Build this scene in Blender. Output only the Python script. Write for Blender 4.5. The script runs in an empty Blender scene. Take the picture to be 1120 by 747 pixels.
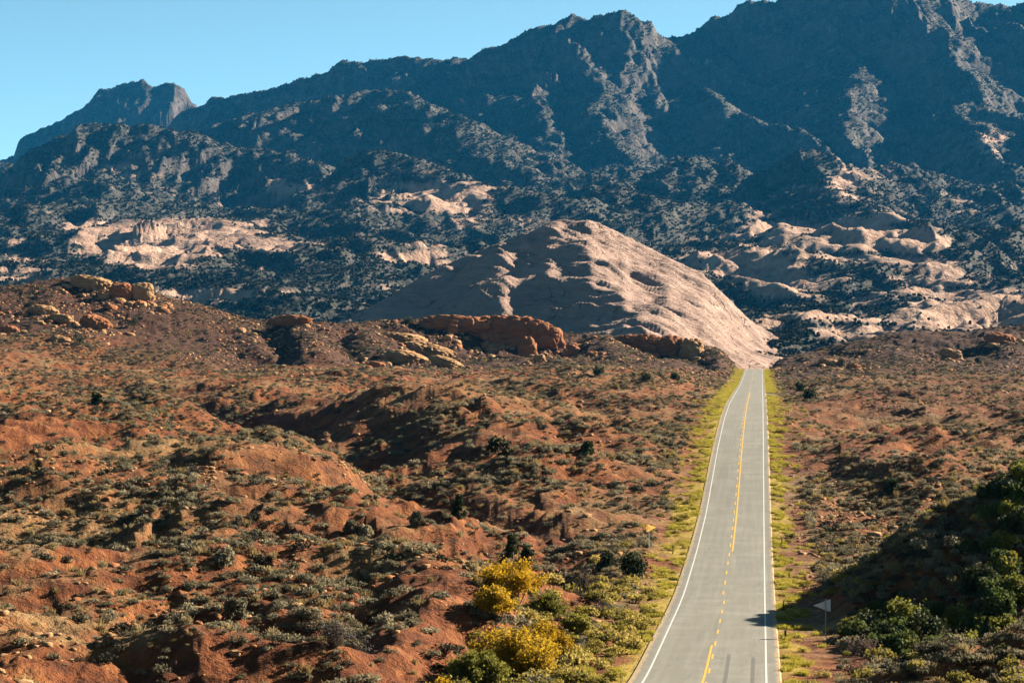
import bpy, math, random
import numpy as np
R = math.radians
random.seed(7)
rng = np.random.default_rng(7)
scene = bpy.context.scene
COL = scene.collection
F = 2500.0                       # focal length in photo pixels (photo is 1120 wide)
CX, HY = 560.0, 373.5            # centre column, horizon row (level camera)

# ------------------------------------------------------------------ camera, light
cam_d = bpy.data.cameras.new('camera'); cam = bpy.data.objects.new('camera', cam_d); COL.objects.link(cam)
cam.location = (0, 0, 0); cam.rotation_euler = (R(90), 0, 0)
cam_d.lens = 36.0 * F / 1120.0; cam_d.sensor_width = 36; cam_d.clip_start = 0.5; cam_d.clip_end = 120000
scene.camera = cam
SUN_EL, SUN_AZ = R(24.5), R(27.0)       # azimuth measured from +X (right) towards +Y (away)
sd = (math.cos(SUN_EL)*math.cos(SUN_AZ), math.cos(SUN_EL)*math.sin(SUN_AZ), math.sin(SUN_EL))
w = bpy.data.worlds.new('World'); scene.world = w; w.use_nodes = True
nt = w.node_tree; nt.nodes.clear()
sky = nt.nodes.new('ShaderNodeTexSky'); sky.sky_type = 'NISHITA'; sky.sun_disc = False
sky.sun_elevation = SUN_EL; sky.sun_rotation = math.pi/2 - SUN_AZ
sky.air_density = 0.4; sky.dust_density = 0.25; sky.ozone_density = 3.0; sky.altitude = 1500
bg = nt.nodes.new('ShaderNodeBackground'); bg.inputs[1].default_value = 0.05
wo = nt.nodes.new('ShaderNodeOutputWorld')
tint = nt.nodes.new('ShaderNodeMix'); tint.data_type = 'RGBA'; tint.blend_type = 'MULTIPLY'; tint.inputs[0].default_value = 1; tint.inputs[7].default_value = (1.06, 1.08, .68, 1)
nt.links.new(sky.outputs[0], tint.inputs[6]); nt.links.new(tint.outputs[2], bg.inputs[0]); nt.links.new(bg.outputs[0], wo.inputs[0])
sun_d = bpy.data.lights.new('sun', 'SUN'); sun_d.energy = 5.0; sun_d.angle = R(0.5); sun_d.color = (1.0, 0.86, 0.68)
sun = bpy.data.objects.new('sun', sun_d); COL.objects.link(sun)
sun.rotation_euler = (math.pi/2 - SUN_EL, 0, SUN_AZ + math.pi/2)
sun.location = (300, 100, 300)
scene.view_settings.view_transform = 'Standard'; scene.view_settings.look = 'None'
scene.view_settings.exposure = 2.5; scene.view_settings.gamma = 1.0; scene.view_settings.use_curve_mapping = False
scene.render.engine = 'CYCLES'
scene.cycles.max_bounces = 5; scene.cycles.diffuse_bounces = 1; scene.cycles.glossy_bounces = 1
scene.cycles.transmission_bounces = 2; scene.cycles.transparent_max_bounces = 4; scene.cycles.volume_bounces = 0
scene.cycles.use_denoising = True
try: scene.cycles.denoising_prefilter = 'ACCURATE'
except Exception: pass

# ------------------------------------------------------------------ noise
def _h(ix, iy, seed):
    with np.errstate(over='ignore'):
        n = (ix.astype(np.uint32)*np.uint32(374761393) + iy.astype(np.uint32)*np.uint32(668265263) + np.uint32(seed*2246822519 & 0xffffffff))
        n = (n ^ (n >> np.uint32(13)))*np.uint32(1274126177)
        n = n ^ (n >> np.uint32(16))
        n = n*np.uint32(2654435761); n = n ^ (n >> np.uint32(15))
    return n
def perlin(x, y, seed=0):
    x = np.asarray(x, dtype=np.float64); y = np.asarray(y, dtype=np.float64)
    x0 = np.floor(x); y0 = np.floor(y); fx = x-x0; fy = y-y0
    ix = x0.astype(np.int64); iy = y0.astype(np.int64)
    u = fx*fx*fx*(fx*(fx*6-15)+10); v = fy*fy*fy*(fy*(fy*6-15)+10)
    def g(dx, dy):
        a = _h(ix+dx, iy+dy, seed).astype(np.float32)*np.float32(2*math.pi/4294967296.0)
        return np.cos(a)*(fx-dx) + np.sin(a)*(fy-dy)
    a = g(0,0); b = g(1,0); c = g(0,1); d = g(1,1)
    return ((a+(b-a)*u) + ((c+(d-c)*u)-(a+(b-a)*u))*v)*1.5
def fbm(x, y, o=4, seed=0, gain=.5):
    s = 0; a = 1
    for i in range(o):
        s = s + a*perlin(x, y, seed+i*17); x = x*2.03+3.1; y = y*2.03-1.7; a *= gain
    return s
def ridged(x, y, o=4, seed=0, gain=.5):
    s = 0; a = 1
    for i in range(o):
        s = s + a*(1-2*np.abs(perlin(x, y, seed+i*31))); x = x*2.07+1.3; y = y*2.07+5.1; a *= gain
    return s
def sst(a, b, x):
    t = np.clip((x-a)/(b-a), 0, 1); return t*t*(3-2*t)
def smax(a, b, k):
    h = np.clip(.5+.5*(a-b)/k, 0, 1); return b+(a-b)*h + k*h*(1-h)
def P(px, py, D):               # a point seen at photo pixel (px,py) at distance D
    return ((px-CX)/F*D, D, -(py-HY)/F*D)
def polydist(X, Y, pts):
    """distance to a 3D polyline in plan, height along it, arclength, signed side"""
    best = np.full(X.shape, 1e9); zz = np.zeros(X.shape); tt = np.zeros(X.shape); ss = np.zeros(X.shape)
    L = 0
    for (x0,y0,z0),(x1,y1,z1) in zip(pts[:-1], pts[1:]):
        dx, dy = x1-x0, y1-y0; l2 = dx*dx+dy*dy; l = math.sqrt(l2)
        t = np.clip(((X-x0)*dx+(Y-y0)*dy)/l2, 0, 1)
        ex = X-(x0+t*dx); ey = Y-(y0+t*dy); d = np.sqrt(ex*ex+ey*ey)
        m = d < best
        best = np.where(m, d, best); zz = np.where(m, z0+t*(z1-z0), zz); tt = np.where(m, L+t*l, tt)
        ss = np.where(m, np.sign(dx*ey-dy*ex), ss)
        L += l
    return best, zz, tt, ss
def segridge(X, Y, pts, sl, r):
    best = np.full(X.shape, -1e9); dd = np.zeros(X.shape)
    for (x0,y0,z0),(x1,y1,z1) in zip(pts[:-1], pts[1:]):
        dx, dy = x1-x0, y1-y0; l2 = dx*dx+dy*dy
        t = np.clip(((X-x0)*dx+(Y-y0)*dy)/l2, 0, 1)
        d = np.sqrt((X-(x0+t*dx))**2 + (Y-(y0+t*dy))**2)
        h = z0+t*(z1-z0) - sl*(np.sqrt(d*d+r*r)-r)
        m = h > best; best = np.where(m, h, best); dd = np.where(m, d, dd)
    return best, dd
def table(xs, zs, smooth=25):
    g = np.arange(-100, 1700, 1.0); v = np.interp(g, xs, zs)
    k = np.hanning(smooth*2+1); k /= k.sum()
    vp = np.pad(v, smooth, mode='edge'); v = np.convolve(vp, k, mode='valid')
    return lambda D: np.interp(D, g, v)

# ------------------------------------------------------------------ near terrain
z_road = table([-60,0,60,100,133,201,245,287,364,430,502,767,1034,1075,1200,1500],
               [-1.5,-2.2,-10.5,-16.8,-20.0,-22.5,-22.4,-21.4,-16.7,-14.2,-13.4,-14.3,-12.6,-13.0,-17,-28], 22)
z_left = table([-60,0,60,100,133,170,220,280,400,600,860,950,1050,1200,1500],
               [-1.5,-3,-11.5,-17.4,-19.5,-18.8,-18.0,-15.4,-13.4,-11.6,-9.5,-8,-9,-16,-30], 20)
z_right = table([-60,0,60,100,133,165,210,287,364,502,767,950,1050,1200,1500],
                [-1.5,-3,-11.5,-17.6,-20.3,-21.6,-22.3,-20.4,-16.6,-13.6,-13.0,-10.0,-9,-16,-30], 20)
def xroad(Y): return -3.3 + .1092*Y
WASHES = [  # (points px, D), depth, half width
    ([(470,98),(505,120),(540,145),(570,168),(590,195),(560,225),(520,245),(470,262),(420,300),(380,350),(300,420),(200,520)], 6.0, 8),
    ([(600,190),(640,215),(690,238),(740,250)], 2.2, 6),
    ([(560,225),(520,290),(480,330),(400,380),(330,440)], 4.0, 10),
    ([(-120,190),(0,205),(90,222),(170,235),(250,250),(330,262),(470,262)], 2.6, 9),
    ([(-200,310),(0,330),(120,345),(260,380),(330,460)], 2.6, 11),
    ([(880,235),(930,262),(1000,285),(1080,300),(1200,320)], 2.4, 8),
    ([(900,400),(960,430),(1050,450),(1200,470)], 2.5, 12),
    ([(60,145),(150,150),(240,140),(330,128),(380,112)], 2.4, 6),
    ([(-100,560),(100,600),(350,640),(600,700)], 2.4, 16),
]
RIDGES = [  # (px,py,D) crest points, slope, rounding radius, gully strength
    ([(-80,650,160),(60,640,160),(160,612,168),(260,598,174),(360,592,178),(440,598,177)], .45, 5, .9),
    ([(440,596,178),(478,606,173),(484,628,163),(462,664,151),(434,704,140),(398,765,127)], .80, 3, 2.0),
    ([(-80,720,135),(60,700,136),(200,690,138),(300,700,135)], .42, 4, .6),
    ([(1400,440,190),(1250,474,188),(1160,507,186),(1080,549,190),(1000,588,198),(950,606,203)], .54, 4, .6),
    ([(1300,660,134),(1120,694,132),(1050,706,131),(985,728,130)], .55, 3, .8),
    ([(100,520,262),(200,515,262),(300,530,250)], .28, 8, .7),
    ([(520,505,330),(600,497,335),(680,500,330),(720,508,322)], .25, 9, .9),
    ([(-300,335,900),(-100,326,920),(0,320,930),(40,311,945),(80,304,955),(115,314,955),(150,326,955),(190,341,948),(220,348,945)], .30, 16, .25),
    ([(-200,378,780),(-50,372,800),(60,362,850),(140,345,930)], .20, 14, .5),
    ([(200,346,940),(230,349,950),(270,350,955),(330,352,965),(380,354,980),(430,350,1000),(470,349,1010),(540,353,1020),(600,364,1020),(660,366,1020),(740,370,1030),(790,384,1035),(808,399,1040)], .42, 6, 1.1),
    ([(310,346,950),(330,360,900),(345,384,850)], .66, 5, .9),
    ([(225,350,950),(262,362,905),(285,384,860)], .60, 5, .9),
    ([(395,356,980),(400,372,930),(410,396,870)], .55, 6, .9),
    ([(655,366,1010),(668,380,950),(680,396,890)], .50, 6, .9),
    ([(770,378,1020),(792,392,960),(800,405,900)], .50, 5, .9),
    ([(842,401,1046),(862,392,1070),(900,384,1080),(950,372,1090),(1000,362,1095),(1060,364,1090),(1100,357,1090),(1180,355,1085),(1350,350,1080)], .30, 14, .5),
    ([(950,374,1080),(985,388,1000),(1010,405,930)], .30, 10, .8),
    ([(1100,358,1090),(1115,380,1020),(1120,400,950)], .34, 10, .8),
    ([(866,392,1060),(885,402,1000),(905,414,930)], .22, 10, .8),
]
def near(X, Y):
    X = np.asarray(X, float); Y = np.asarray(Y, float)
    off = X - xroad(Y); ao = np.abs(off)
    zr = z_road(Y)
    ml = sst(6, 34, -off); mr = sst(6, 26, off)
    base = zr + ml*(z_left(Y)-zr) + mr*(z_right(Y)-zr)
    far = sst(300, 800, Y)
    m = sst(7, 26, ao)
    calm = 1 - .85*sst(5, 15, off)*(1-sst(215, 260, Y))
    h = base + m*((4.2-2.6*far)*calm*fbm(X/75+9.3, Y/100+2.2, 2, 3) + (2.5-1.5*far)*(.45+.55*calm)*(ridged(X/34+4.1, Y/44+3, 3, 11)-.6)
                  + .55*fbm(X/12, Y/16, 2, 19))
    wob = 6*fbm(X/28, Y/28, 2, 40)
    for pts, dep, hw in WASHES:
        P3 = [((px-CX)/F*D, D, 0) for px, D in pts]
        d, _, _, _ = polydist(X, Y, P3)
        d = np.maximum(0, d + wob*hw/9*.6)
        h = h - dep*m*np.exp(-(d/hw)**2)
    wx = X + 2.2*perlin(X/15, Y/15, 60); wy = Y + 2.2*perlin(X/15+7, Y/15, 61)
    for i, (pts, s, r, gs) in enumerate(RIDGES):
        P3 = [P(*p) for p in pts]
        hr0, d = segridge(wx, wy, P3, s, r)
        ww = 9.0 if P3[0][1] < 400 else 26.0
        g = ridged(wx/ww+i, wy/(ww*1.3)+i*3.3, 3, 70+i)
        e = gs*np.minimum(d*.16, 1.6+.02*d)*(.9-g*.8)
        hr = hr0 - e + .25*perlin(X/4, Y/5, 77)
        edge = sst(5.5, 16, ao)
        h = np.where(hr > h-8, h + edge*(smax(hr, h, 1.2)-h), h)
    n = .30*perlin(X/4.2, Y/5.5, 80) + .16*perlin(X/1.7, Y/2.2, 81) + .09*np.abs(perlin(X/.8, Y/1.0, 82))
    h = h + sst(6, 12, ao)*(n*1.5 + .5*(np.abs(perlin(X/7.5, Y/9, 83))-.3) - .9*sst(.0, .55, perlin(X/14, Y/11, 84))*sst(.1, .5, perlin(X/5, Y/7, 85)))
    # the road bed
    bed = zr - .07 - .05*np.maximum(0, ao-5)
    k = sst(5.2, 10, ao)
    h = bed*(1-k) + h*k
    return h

# ------------------------------------------------------------------ helpers
def link(o, parent=None, **props):
    COL.objects.link(o)
    if parent: o.parent = parent
    for k, v in props.items():
        if v is not None: o[k] = v
    return o
def mesh_np(name, V, Q, mats, smooth=False, mi=None):
    """V (n,3); Q (m,4) or (m,3)"""
    V = np.ascontiguousarray(V, dtype=np.float32); Q = np.ascontiguousarray(Q, dtype=np.int32)
    me = bpy.data.meshes.new(name); k = Q.shape[1]
    me.vertices.add(len(V)); me.vertices.foreach_set('co', V.ravel())
    me.loops.add(Q.size); me.loops.foreach_set('vertex_index', Q.ravel())
    me.polygons.add(len(Q)); me.polygons.foreach_set('loop_start', np.arange(0, Q.size, k, dtype=np.int32))
    if mi is not None: me.polygons.foreach_set('material_index', np.ascontiguousarray(mi, dtype=np.int32))
    me.polygons.foreach_set('use_smooth', np.full(len(Q), smooth))
    for m in (mats if isinstance(mats, (list, tuple)) else [mats]): me.materials.append(m)
    me.update(calc_edges=True); me.validate()
    return me
def attr(me, name, arr, typ='FLOAT'):
    a = me.attributes.new(name, typ, 'POINT')
    a.data.foreach_set({'FLOAT':'value','FLOAT_VECTOR':'vector','INT':'value'}[typ], np.ascontiguousarray(arr, dtype=np.int32 if typ=='INT' else np.float32).ravel())
def grid_quads(nr, nc):
    i = np.arange(nr*nc).reshape(nr, nc)
    return np.stack([i[:-1,:-1], i[:-1,1:], i[1:,1:], i[1:,:-1]], -1).reshape(-1, 4)

class NT:
    def __init__(s, name):
        s.m = bpy.data.materials.new(name); s.m.use_nodes = True; s.t = s.m.node_tree; s.t.nodes.clear()
    def n(s, typ, ins={}, **kw):
        nd = s.t.nodes.new(typ)
        for k, v in kw.items(): setattr(nd, k, v)
        for k, v in ins.items():
            if isinstance(v, bpy.types.NodeSocket): s.t.links.new(v, nd.inputs[k])
            else: nd.inputs[k].default_value = v
        return nd
    def noise(s, vec, scale, detail=4, rough=.55, dist=0):
        return s.n('ShaderNodeTexNoise', {'Vector': vec, 'Scale': scale, 'Detail': detail, 'Roughness': rough, 'Distortion': dist}).outputs['Fac']
    def ramp(s, fac, stops):
        r = s.n('ShaderNodeValToRGB', {'Fac': fac}); e = r.color_ramp.elements
        while len(e) < len(stops): e.new(.5)
        for el, (p, c) in zip(e, stops):
            el.position = p; el.color = (*c, 1) if len(c) == 3 else c
        return r.outputs['Color']
    def rng(s, v, a, b, c=0., d=1.):
        return s.n('ShaderNodeMapRange', {0: v, 1: a, 2: b, 3: c, 4: d}).outputs[0]
    def mix(s, f, a, b, mode='MIX'):
        nd = s.n('ShaderNodeMix', data_type='RGBA', blend_type=mode)
        for i, v in ((0, f), (6, a), (7, b)):
            if isinstance(v, bpy.types.NodeSocket): s.t.links.new(v, nd.inputs[i])
            else: nd.inputs[i].default_value = v if not isinstance(v, tuple) or len(v) == 4 else (*v, 1)
        return nd.outputs[2]
    def math(s, op, a, b=0., c=0.):
        nd = s.n('ShaderNodeMath', operation=op)
        for i, v in enumerate((a, b, c)):
            if isinstance(v, bpy.types.NodeSocket): s.t.links.new(v, nd.inputs[i])
            else: nd.inputs[i].default_value = v
        return nd.outputs[0]
    def scl(s, vec, v):
        return s.n('ShaderNodeVectorMath', {0: vec, 1: v}, operation='MULTIPLY').outputs[0]
    def bump(s, h, dist, strength=1., normal=None):
        ins = {'Height': h, 'Distance': dist, 'Strength': strength}
        if normal is not None: ins['Normal'] = normal
        return s.n('ShaderNodeBump', ins).outputs[0]
    def out(s, col, rough=.9, normal=None, spec=.2, transl=None):
        if isinstance(col, bpy.types.NodeSocket): col = s.mix(1.0, col, (.67, .67, .67), 'MULTIPLY')
        ins = {'Base Color': col, 'Roughness': rough, 'Specular IOR Level': spec}
        if normal is not None: ins['Normal'] = normal
        b = s.n('ShaderNodeBsdfPrincipled', ins).outputs[0]
        if transl:
            ti = {'Color': col}
            t = s.n('ShaderNodeBsdfTranslucent', ti).outputs[0]
            b = s.n('ShaderNodeMixShader', {0: transl, 1: b, 2: t}).outputs[0]
        s.n('ShaderNodeOutputMaterial', {'Surface': b}); return s.m

def simple(name, c, rough=.7, spec=.3, metal=0):
    s = NT(name); oc = s.n('ShaderNodeTexCoord').outputs['Object']
    n = s.noise(oc, 3.0, 5)
    col = s.mix(s.rng(n, .35, .65, 0, .35), c, tuple(x*.7 for x in c))
    m = s.out(col, rough, s.bump(n, .01), spec)
    return m

# ---- materials
def mat_ground():
    s = NT('desert_soil'); g = s.n('ShaderNodeNewGeometry'); pos = g.outputs['Position']
    a = lambda nm: s.n('ShaderNodeAttribute', attribute_name=nm).outputs['Fac']
    n1 = s.noise(pos, .035, 5, .6); n2 = s.noise(pos, .35, 5, .65); n3 = s.noise(pos, 2.2, 4, .7)
    red = s.ramp(n2, [(.28, (.045,.015,.007)), (.48, (.145,.045,.015)), (.70, (.28,.112,.038))])
    tan = s.ramp(n3, [(.3, (.15,.09,.04)), (.7, (.30,.21,.10))])
    steep = s.n('ShaderNodeSeparateXYZ', {0: g.outputs['Normal']}).outputs['Z']
    k = s.math('MULTIPLY', s.rng(n1, .46, .62), s.rng(steep, .90, .985))
    k = s.math('MULTIPLY', k, s.rng(n2, .38, .55, .25, .9))
    c = s.mix(k, red, tan)
    c = s.mix(s.math('MULTIPLY', a('straw'), s.rng(n3, .35, .6, .3, .9)), c, s.ramp(n3, [(.3, (.22,.14,.055)), (.7, (.42,.30,.14))]))
    c = s.mix(s.rng(s.noise(pos, 1.1, 5, .75), .54, .64, 0, .55), c, (.045,.022,.014))
    # dark lichen-brown stony soil on the far hills
    br = s.ramp(n3, [(.3, (.022,.011,.008)), (.55, (.06,.028,.017)), (.8, (.15,.075,.045))])
    c = s.mix(s.math('MULTIPLY', a('brown'), s.rng(n2, .3, .6, .8, 1)), c, br)
    # scattered pale stones
    vor = s.n('ShaderNodeTexVoronoi', {'Vector': pos, 'Scale': 1.6, 'Randomness': 1.}).outputs['Distance']
    st = s.math('MULTIPLY', s.rng(vor, .16, .12), s.rng(s.noise(pos, .12, 3), .52, .6))
    c = s.mix(s.math('MULTIPLY', st, .75), c, (.30,.21,.15))
    # grassy road verge
    vg = s.ramp(n3, [(.3, (.17,.115,.02)), (.5, (.35,.25,.04)), (.7, (.48,.37,.09))])
    c = s.mix(s.math('MULTIPLY', a('verge'), s.rng(n2, .25, .5, .5, 1)), c, vg)
    c = s.mix(a('gravel'), c, s.ramp(n3, [(.3, (.12,.105,.09)), (.7, (.20,.175,.15))]))
    n5 = s.noise(pos, 7., 3, .7); hgt = s.math('ADD', s.math('ADD', s.math('MULTIPLY', n2, 1.0), s.math('MULTIPLY', n3, .4)), s.math('MULTIPLY', n5, .12))
    b = s.bump(hgt, 1.1)
    return s.out(c, .95, b, .1)
def mat_slick(name, c0, c1, c2, sc=1.0, bd=2.5, tint_attr=False):
    s = NT(name); g = s.n('ShaderNodeNewGeometry'); pos = g.outputs['Position']
    n1 = s.noise(pos, .012*sc, 5, .6); n2 = s.noise(pos, .09*sc, 5, .6)
    v = s.scl(pos, (.03*sc, .012*sc, .22*sc))
    lay0 = s.noise(v, 1.0, 5, .62, .4)
    dt = s.n('ShaderNodeVectorMath', {0: pos, 1: (.085*sc, .03*sc, .17*sc)}, operation='DOT_PRODUCT').outputs['Value']
    warp = s.math('ADD', dt, s.math('MULTIPLY', s.noise(pos, .010*sc, 3), 9.))
    cb = s.n('ShaderNodeCombineXYZ', {0: warp}).outputs[0]
    lay2 = s.noise(cb, 2.2, 6, .75)
    lay = s.math('ADD', s.math('MULTIPLY', lay0, .45), s.math('MULTIPLY', lay2, .55))
    ck = s.math('ABSOLUTE', s.math('SUBTRACT', s.noise(s.scl(pos, (1, 1, .6)), .03*sc, 3, .5, 1.2), .5))
    c = s.ramp(lay, [(.3, c0), (.5, c1), (.72, c2)])
    c = s.mix(s.rng(n1, .4, .62, 0, .45), c, tuple(x*.72 for x in c1))
    dark = s.math('MULTIPLY', s.rng(n2, .60, .72), .4)
    c = s.mix(dark, c, tuple(x*.45 for x in c0))
    c = s.mix(s.rng(ck, .006, .002, 0, .55), c, tuple(x*.35 for x in c0))
    h = s.math('SUBTRACT', s.math('ADD', s.math('MULTIPLY', lay, 1.3), s.math('MULTIPLY', n2, .8)), s.rng(ck, .008, 0, 0, .5))
    return s.out(c, .92, s.bump(h, bd), .12)
def mat_mountain():
    s = NT('mountain_rock'); g = s.n('ShaderNodeNewGeometry'); pos = g.outputs['Position']
    a = lambda nm: s.n('ShaderNodeAttribute', attribute_name=nm).outputs['Fac']
    n1 = s.noise(pos, .006, 6, .62); n2 = s.noise(pos, .045, 6, .68); n3 = s.noise(s.scl(pos, (1, 1, .45)), .16, 4, .7)
    rock = s.ramp(n2, [(.28, (.05,.042,.04)), (.5, (.095,.078,.072)), (.72, (.18,.145,.13))])
    pink = s.ramp(n2, [(.25, (.19,.11,.08)), (.5, (.36,.235,.17)), (.75, (.50,.365,.28))])
    c = s.mix(a('bare'), rock, pink)
    veg = s.ramp(n3, [(.35, (.012,.02,.012)), (.7, (.032,.042,.024))])
    k = s.rng(n3, .42, .52)
    k = s.math('MULTIPLY', k, a('veg'))
    c = s.mix(k, c, veg)
    h = s.math('ADD', s.math('MULTIPLY', n2, 1.0), s.math('MULTIPLY', n3, .25))
    return s.out(c, .95, s.bump(h, 14), .1)
def mat_leaf(name, ca, cb, cc, transl=.35):
    s = NT(name); oi = s.n('ShaderNodeObjectInfo').outputs['Random']
    g = s.n('ShaderNodeNewGeometry'); isl = g.outputs['Random Per Island']
    c = s.ramp(oi, [(0., ca), (.5, cb), (1., cc)])
    c = s.mix(s.rng(isl, 0, 1, 0, .55), c, tuple(x*.45 for x in ca))
    return s.out(c, .85, None, .15, transl)
def mat_asphalt():
    s = NT('road_asphalt'); uv = s.n('ShaderNodeUVMap').outputs[0]; pos = s.n('ShaderNodeNewGeometry').outputs['Position']
    sep = s.n('ShaderNodeSeparateXYZ', {0: uv}); u = sep.outputs['X']; v = sep.outputs['Y']
    n1 = s.noise(s.scl(uv, (2.2, .05, 1)), 1.0, 5, .6); n2 = s.noise(pos, 9., 3, .7); n3 = s.noise(pos, .22, 4, .6)
    c = s.ramp(n1, [(.3, (.122,.119,.094)), (.7, (.184,.178,.139))])
    c = s.mix(s.rng(n2, .3, .7, 0, .35), c, (.10,.097,.09))
    c = s.mix(s.rng(n3, .45, .7, 0, .35), c, (.26,.25,.215))
    # polished wheel tracks (two per lane)
    tr = None
    for cx in (-2.75, -1.05, 1.0, 2.7):
        d = s.math('ABSOLUTE', s.math('SUBTRACT', u, cx))
        k = s.rng(d, .45, .1)
        tr = k if tr is None else s.math('MAXIMUM', tr, k)
    c = s.mix(s.math('MULTIPLY', tr, .22), c, (.13,.125,.115))
    # darker newer shoulder edge outside the lines
    e = s.rng(s.math('ABSOLUTE', u), 3.75, 3.95)
    c = s.mix(s.math('MULTIPLY', e, .3), c, (.10,.093,.082))
    eg = s.rng(s.math('ADD', s.math('ABSOLUTE', u), s.math('MULTIPLY', s.noise(pos, .7, 4, .7), .9)), 4.62, 4.72)
    c = s.mix(eg, c, s.ramp(s.noise(pos, 5., 3), [(.35, (.20,.13,.07)), (.65, (.36,.27,.13))]))
    # two short skid marks in the right lane
    for cx, v0, v1, sl in ((1.15, 128, 152, .0), (2.75, 128, 150, .0)):
        d = s.rng(s.math('ABSOLUTE', s.math('SUBTRACT', u, cx)), .16, .09)
        a1 = s.rng(v, v0-30, v0-20); a2 = s.rng(v, v1, v1-2)
        k = s.math('MULTIPLY', d, s.math('MULTIPLY', a1, a2))
        c = s.mix(s.math('MULTIPLY', k, .62), c, (.03,.03,.03))
    # meandering sealed cracks and a few patched rectangles
    ck = s.math('ABSOLUTE', s.math('SUBTRACT', s.noise(s.scl(uv, (.35, .045, 1)), 1.0, 4, .6, .8), .5))
    c = s.mix(s.rng(ck, .005, .002, 0, .4), c, (.05,.05,.05))
    n4 = s.noise(s.scl(uv, (.3, .012, 1)), 1.0, 2)
    c = s.mix(s.rng(n4, .56, .58, 0, .22), c, (.09,.087,.08))
    lane = s.rng(s.math('ABSOLUTE', s.math('ADD', s.math('ABSOLUTE', u), -1.85)), .5, .1)
    c = s.mix(s.math('MULTIPLY', lane, s.rng(n1, .4, .6, .05, .22)), c, (.08,.077,.07))
    return s.out(c, .8, s.bump(n2, .01), .3)
def mat_paint(name, col, wear=.5):
    s = NT(name); pos = s.n('ShaderNodeNewGeometry').outputs['Position']
    n = s.noise(pos, 4.0, 5, .75); n2 = s.noise(pos, .5, 3)
    k = s.math('MULTIPLY', s.rng(n, .52, .62), s.rng(n2, .35, .65, wear*.3, wear))
    c = s.mix(k, col, (.2,.19,.17))
    return s.out(c, .6, None, .3)

M_ground = mat_ground()
M_mount = mat_mountain()
M_dome = mat_slick('slickrock', (.20,.125,.095), (.32,.215,.17), (.44,.32,.255), 1.0, 4.5)
M_rock = mat_slick('red_sandstone', (.18,.062,.026), (.32,.125,.050), (.44,.20,.09), 6.0, .6)
M_tan = mat_slick('tan_sandstone', (.25,.13,.06), (.38,.215,.10), (.50,.33,.18), 6.0, .6)
M_sage = mat_leaf('sage_leaves', (.12,.105,.06), (.24,.21,.125), (.40,.34,.21), 0.35)
M_dark = mat_leaf('blackbrush_twigs', (0.033,0.033,0.019), (0.060,0.051,0.030), (0.084,0.072,0.045), .2)
M_rabbit = mat_leaf('rabbitbrush_bloom', (.20,.17,.035), (.42,.34,.06), (.60,.46,.13), 0.4)
M_juni = mat_leaf('juniper_foliage', (.030,.042,.012), (.045,.060,.016), (.065,.075,.024), 0.2)
M_juni_lit = mat_leaf('brightened_juniper_foliage', (.06,.09,.02), (.095,.125,.028), (.14,.15,.04), 0.35)  # juniper green with sunlit brightness put into the colour, for the shaded right hillside
M_far = mat_leaf('pinyon_foliage', (0.013,0.022,0.010), (0.019,0.028,0.012), (0.027,0.033,0.016), .1)
M_willow = mat_leaf('golden_leaves', (.40,.24,.012), (.55,.33,.015), (.48,.34,.03), 0.5)
M_olive = mat_leaf('olive_leaves', (.16,.16,.025), (.24,.23,.035), (.30,.27,.05), 0.4)
M_dry = mat_leaf('dry_twigs', (0.120,0.078,0.060), (0.162,0.108,0.084), (0.198,0.144,0.108), .3)
M_grey = mat_leaf('grey_twigs', (0.080,0.070,0.065), (0.105,0.090,0.080), (0.130,0.110,0.095), .2)
M_straw = mat_leaf('straw_grass', (.26,.18,.07), (.36,.26,.11), (.42,.33,.17), 0.4)
M_green = mat_leaf('verge_grass_blades', (.28,.25,.03), (.50,.43,.05), (.60,.48,.11), 0.4)
M_bark = simple('bark', (.13,.09,.065), .95, .1)
M_asph = mat_asphalt()
M_white = mat_paint('white_line_paint', (.50,.50,.48), .5)
M_yellow = mat_paint('yellow_line_paint', (.58,.34,.02), .6)

# ------------------------------------------------------------------ near ground sheet
def dens_cols(umax_in, n_in, umax, n_out):
    a = np.linspace(-umax_in, umax_in, n_in); l = np.linspace(-umax, -umax_in, n_out, endpoint=False)
    return np.concatenate([l, a, -l[::-1]])
rows = [8.0]
while rows[-1] < 1500:
    D = rows[-1]
    rows.append(D + (2.5 if D < 95 else min(2.2, max(.40, D*D*2.4e-5))))
Yr = np.array(rows); U = dens_cols(.235, 1050, .45, 130)
YY, UU = np.meshgrid(Yr, U, indexing='ij'); XX = UU*YY
HH = near(XX, YY)
me = mesh_np('ground', np.stack([XX, YY, HH], -1).reshape(-1, 3), grid_quads(*XX.shape)[:, ::-1][:, ::-1], M_ground, True)
off = XX - xroad(YY); ao = np.abs(off)
vn = fbm(XX/6, YY/14, 3, 5)
wl = np.where(off < 0, 5.0, 4.3) + 2.4*vn
verge = sst(4.0, 4.4, ao)*(1-sst(0, 2.5, ao-wl))*np.where(off < 0, 1, .55+.45*sst(-.2,.3,vn))
attr(me, 'verge', verge)
st = np.zeros(XX.shape)
for px, D, rx, ry, kk in ((100,139,9,2.2,1),(250,141,6,2,.8),(30,150,5,3,.7),(410,173,4,3,.9),(60,235,16,14,.6),(150,300,26,26,.6),(440,187,5,4,.6),(700,330,6,12,.5),(930,230,5,6,.6),(905,170,3,7,.9),(1000,290,14,10,.4),(600,420,30,26,.4)):
    st = np.maximum(st, kk*np.exp(-((XX-(px-CX)/F*D)/rx)**2-((YY-D)/ry)**2))
attr(me, 'straw', np.clip(st + .5*st*fbm(XX/3, YY/3, 3, 91), 0, 1))
brown = sst(740, 860, YY + 60*fbm(XX/60, YY/60, 2, 8))*1.0
brown = np.maximum(brown, (XX > 0)*sst(12, 30, off)*sst(330, 520, YY)*.35)
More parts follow.
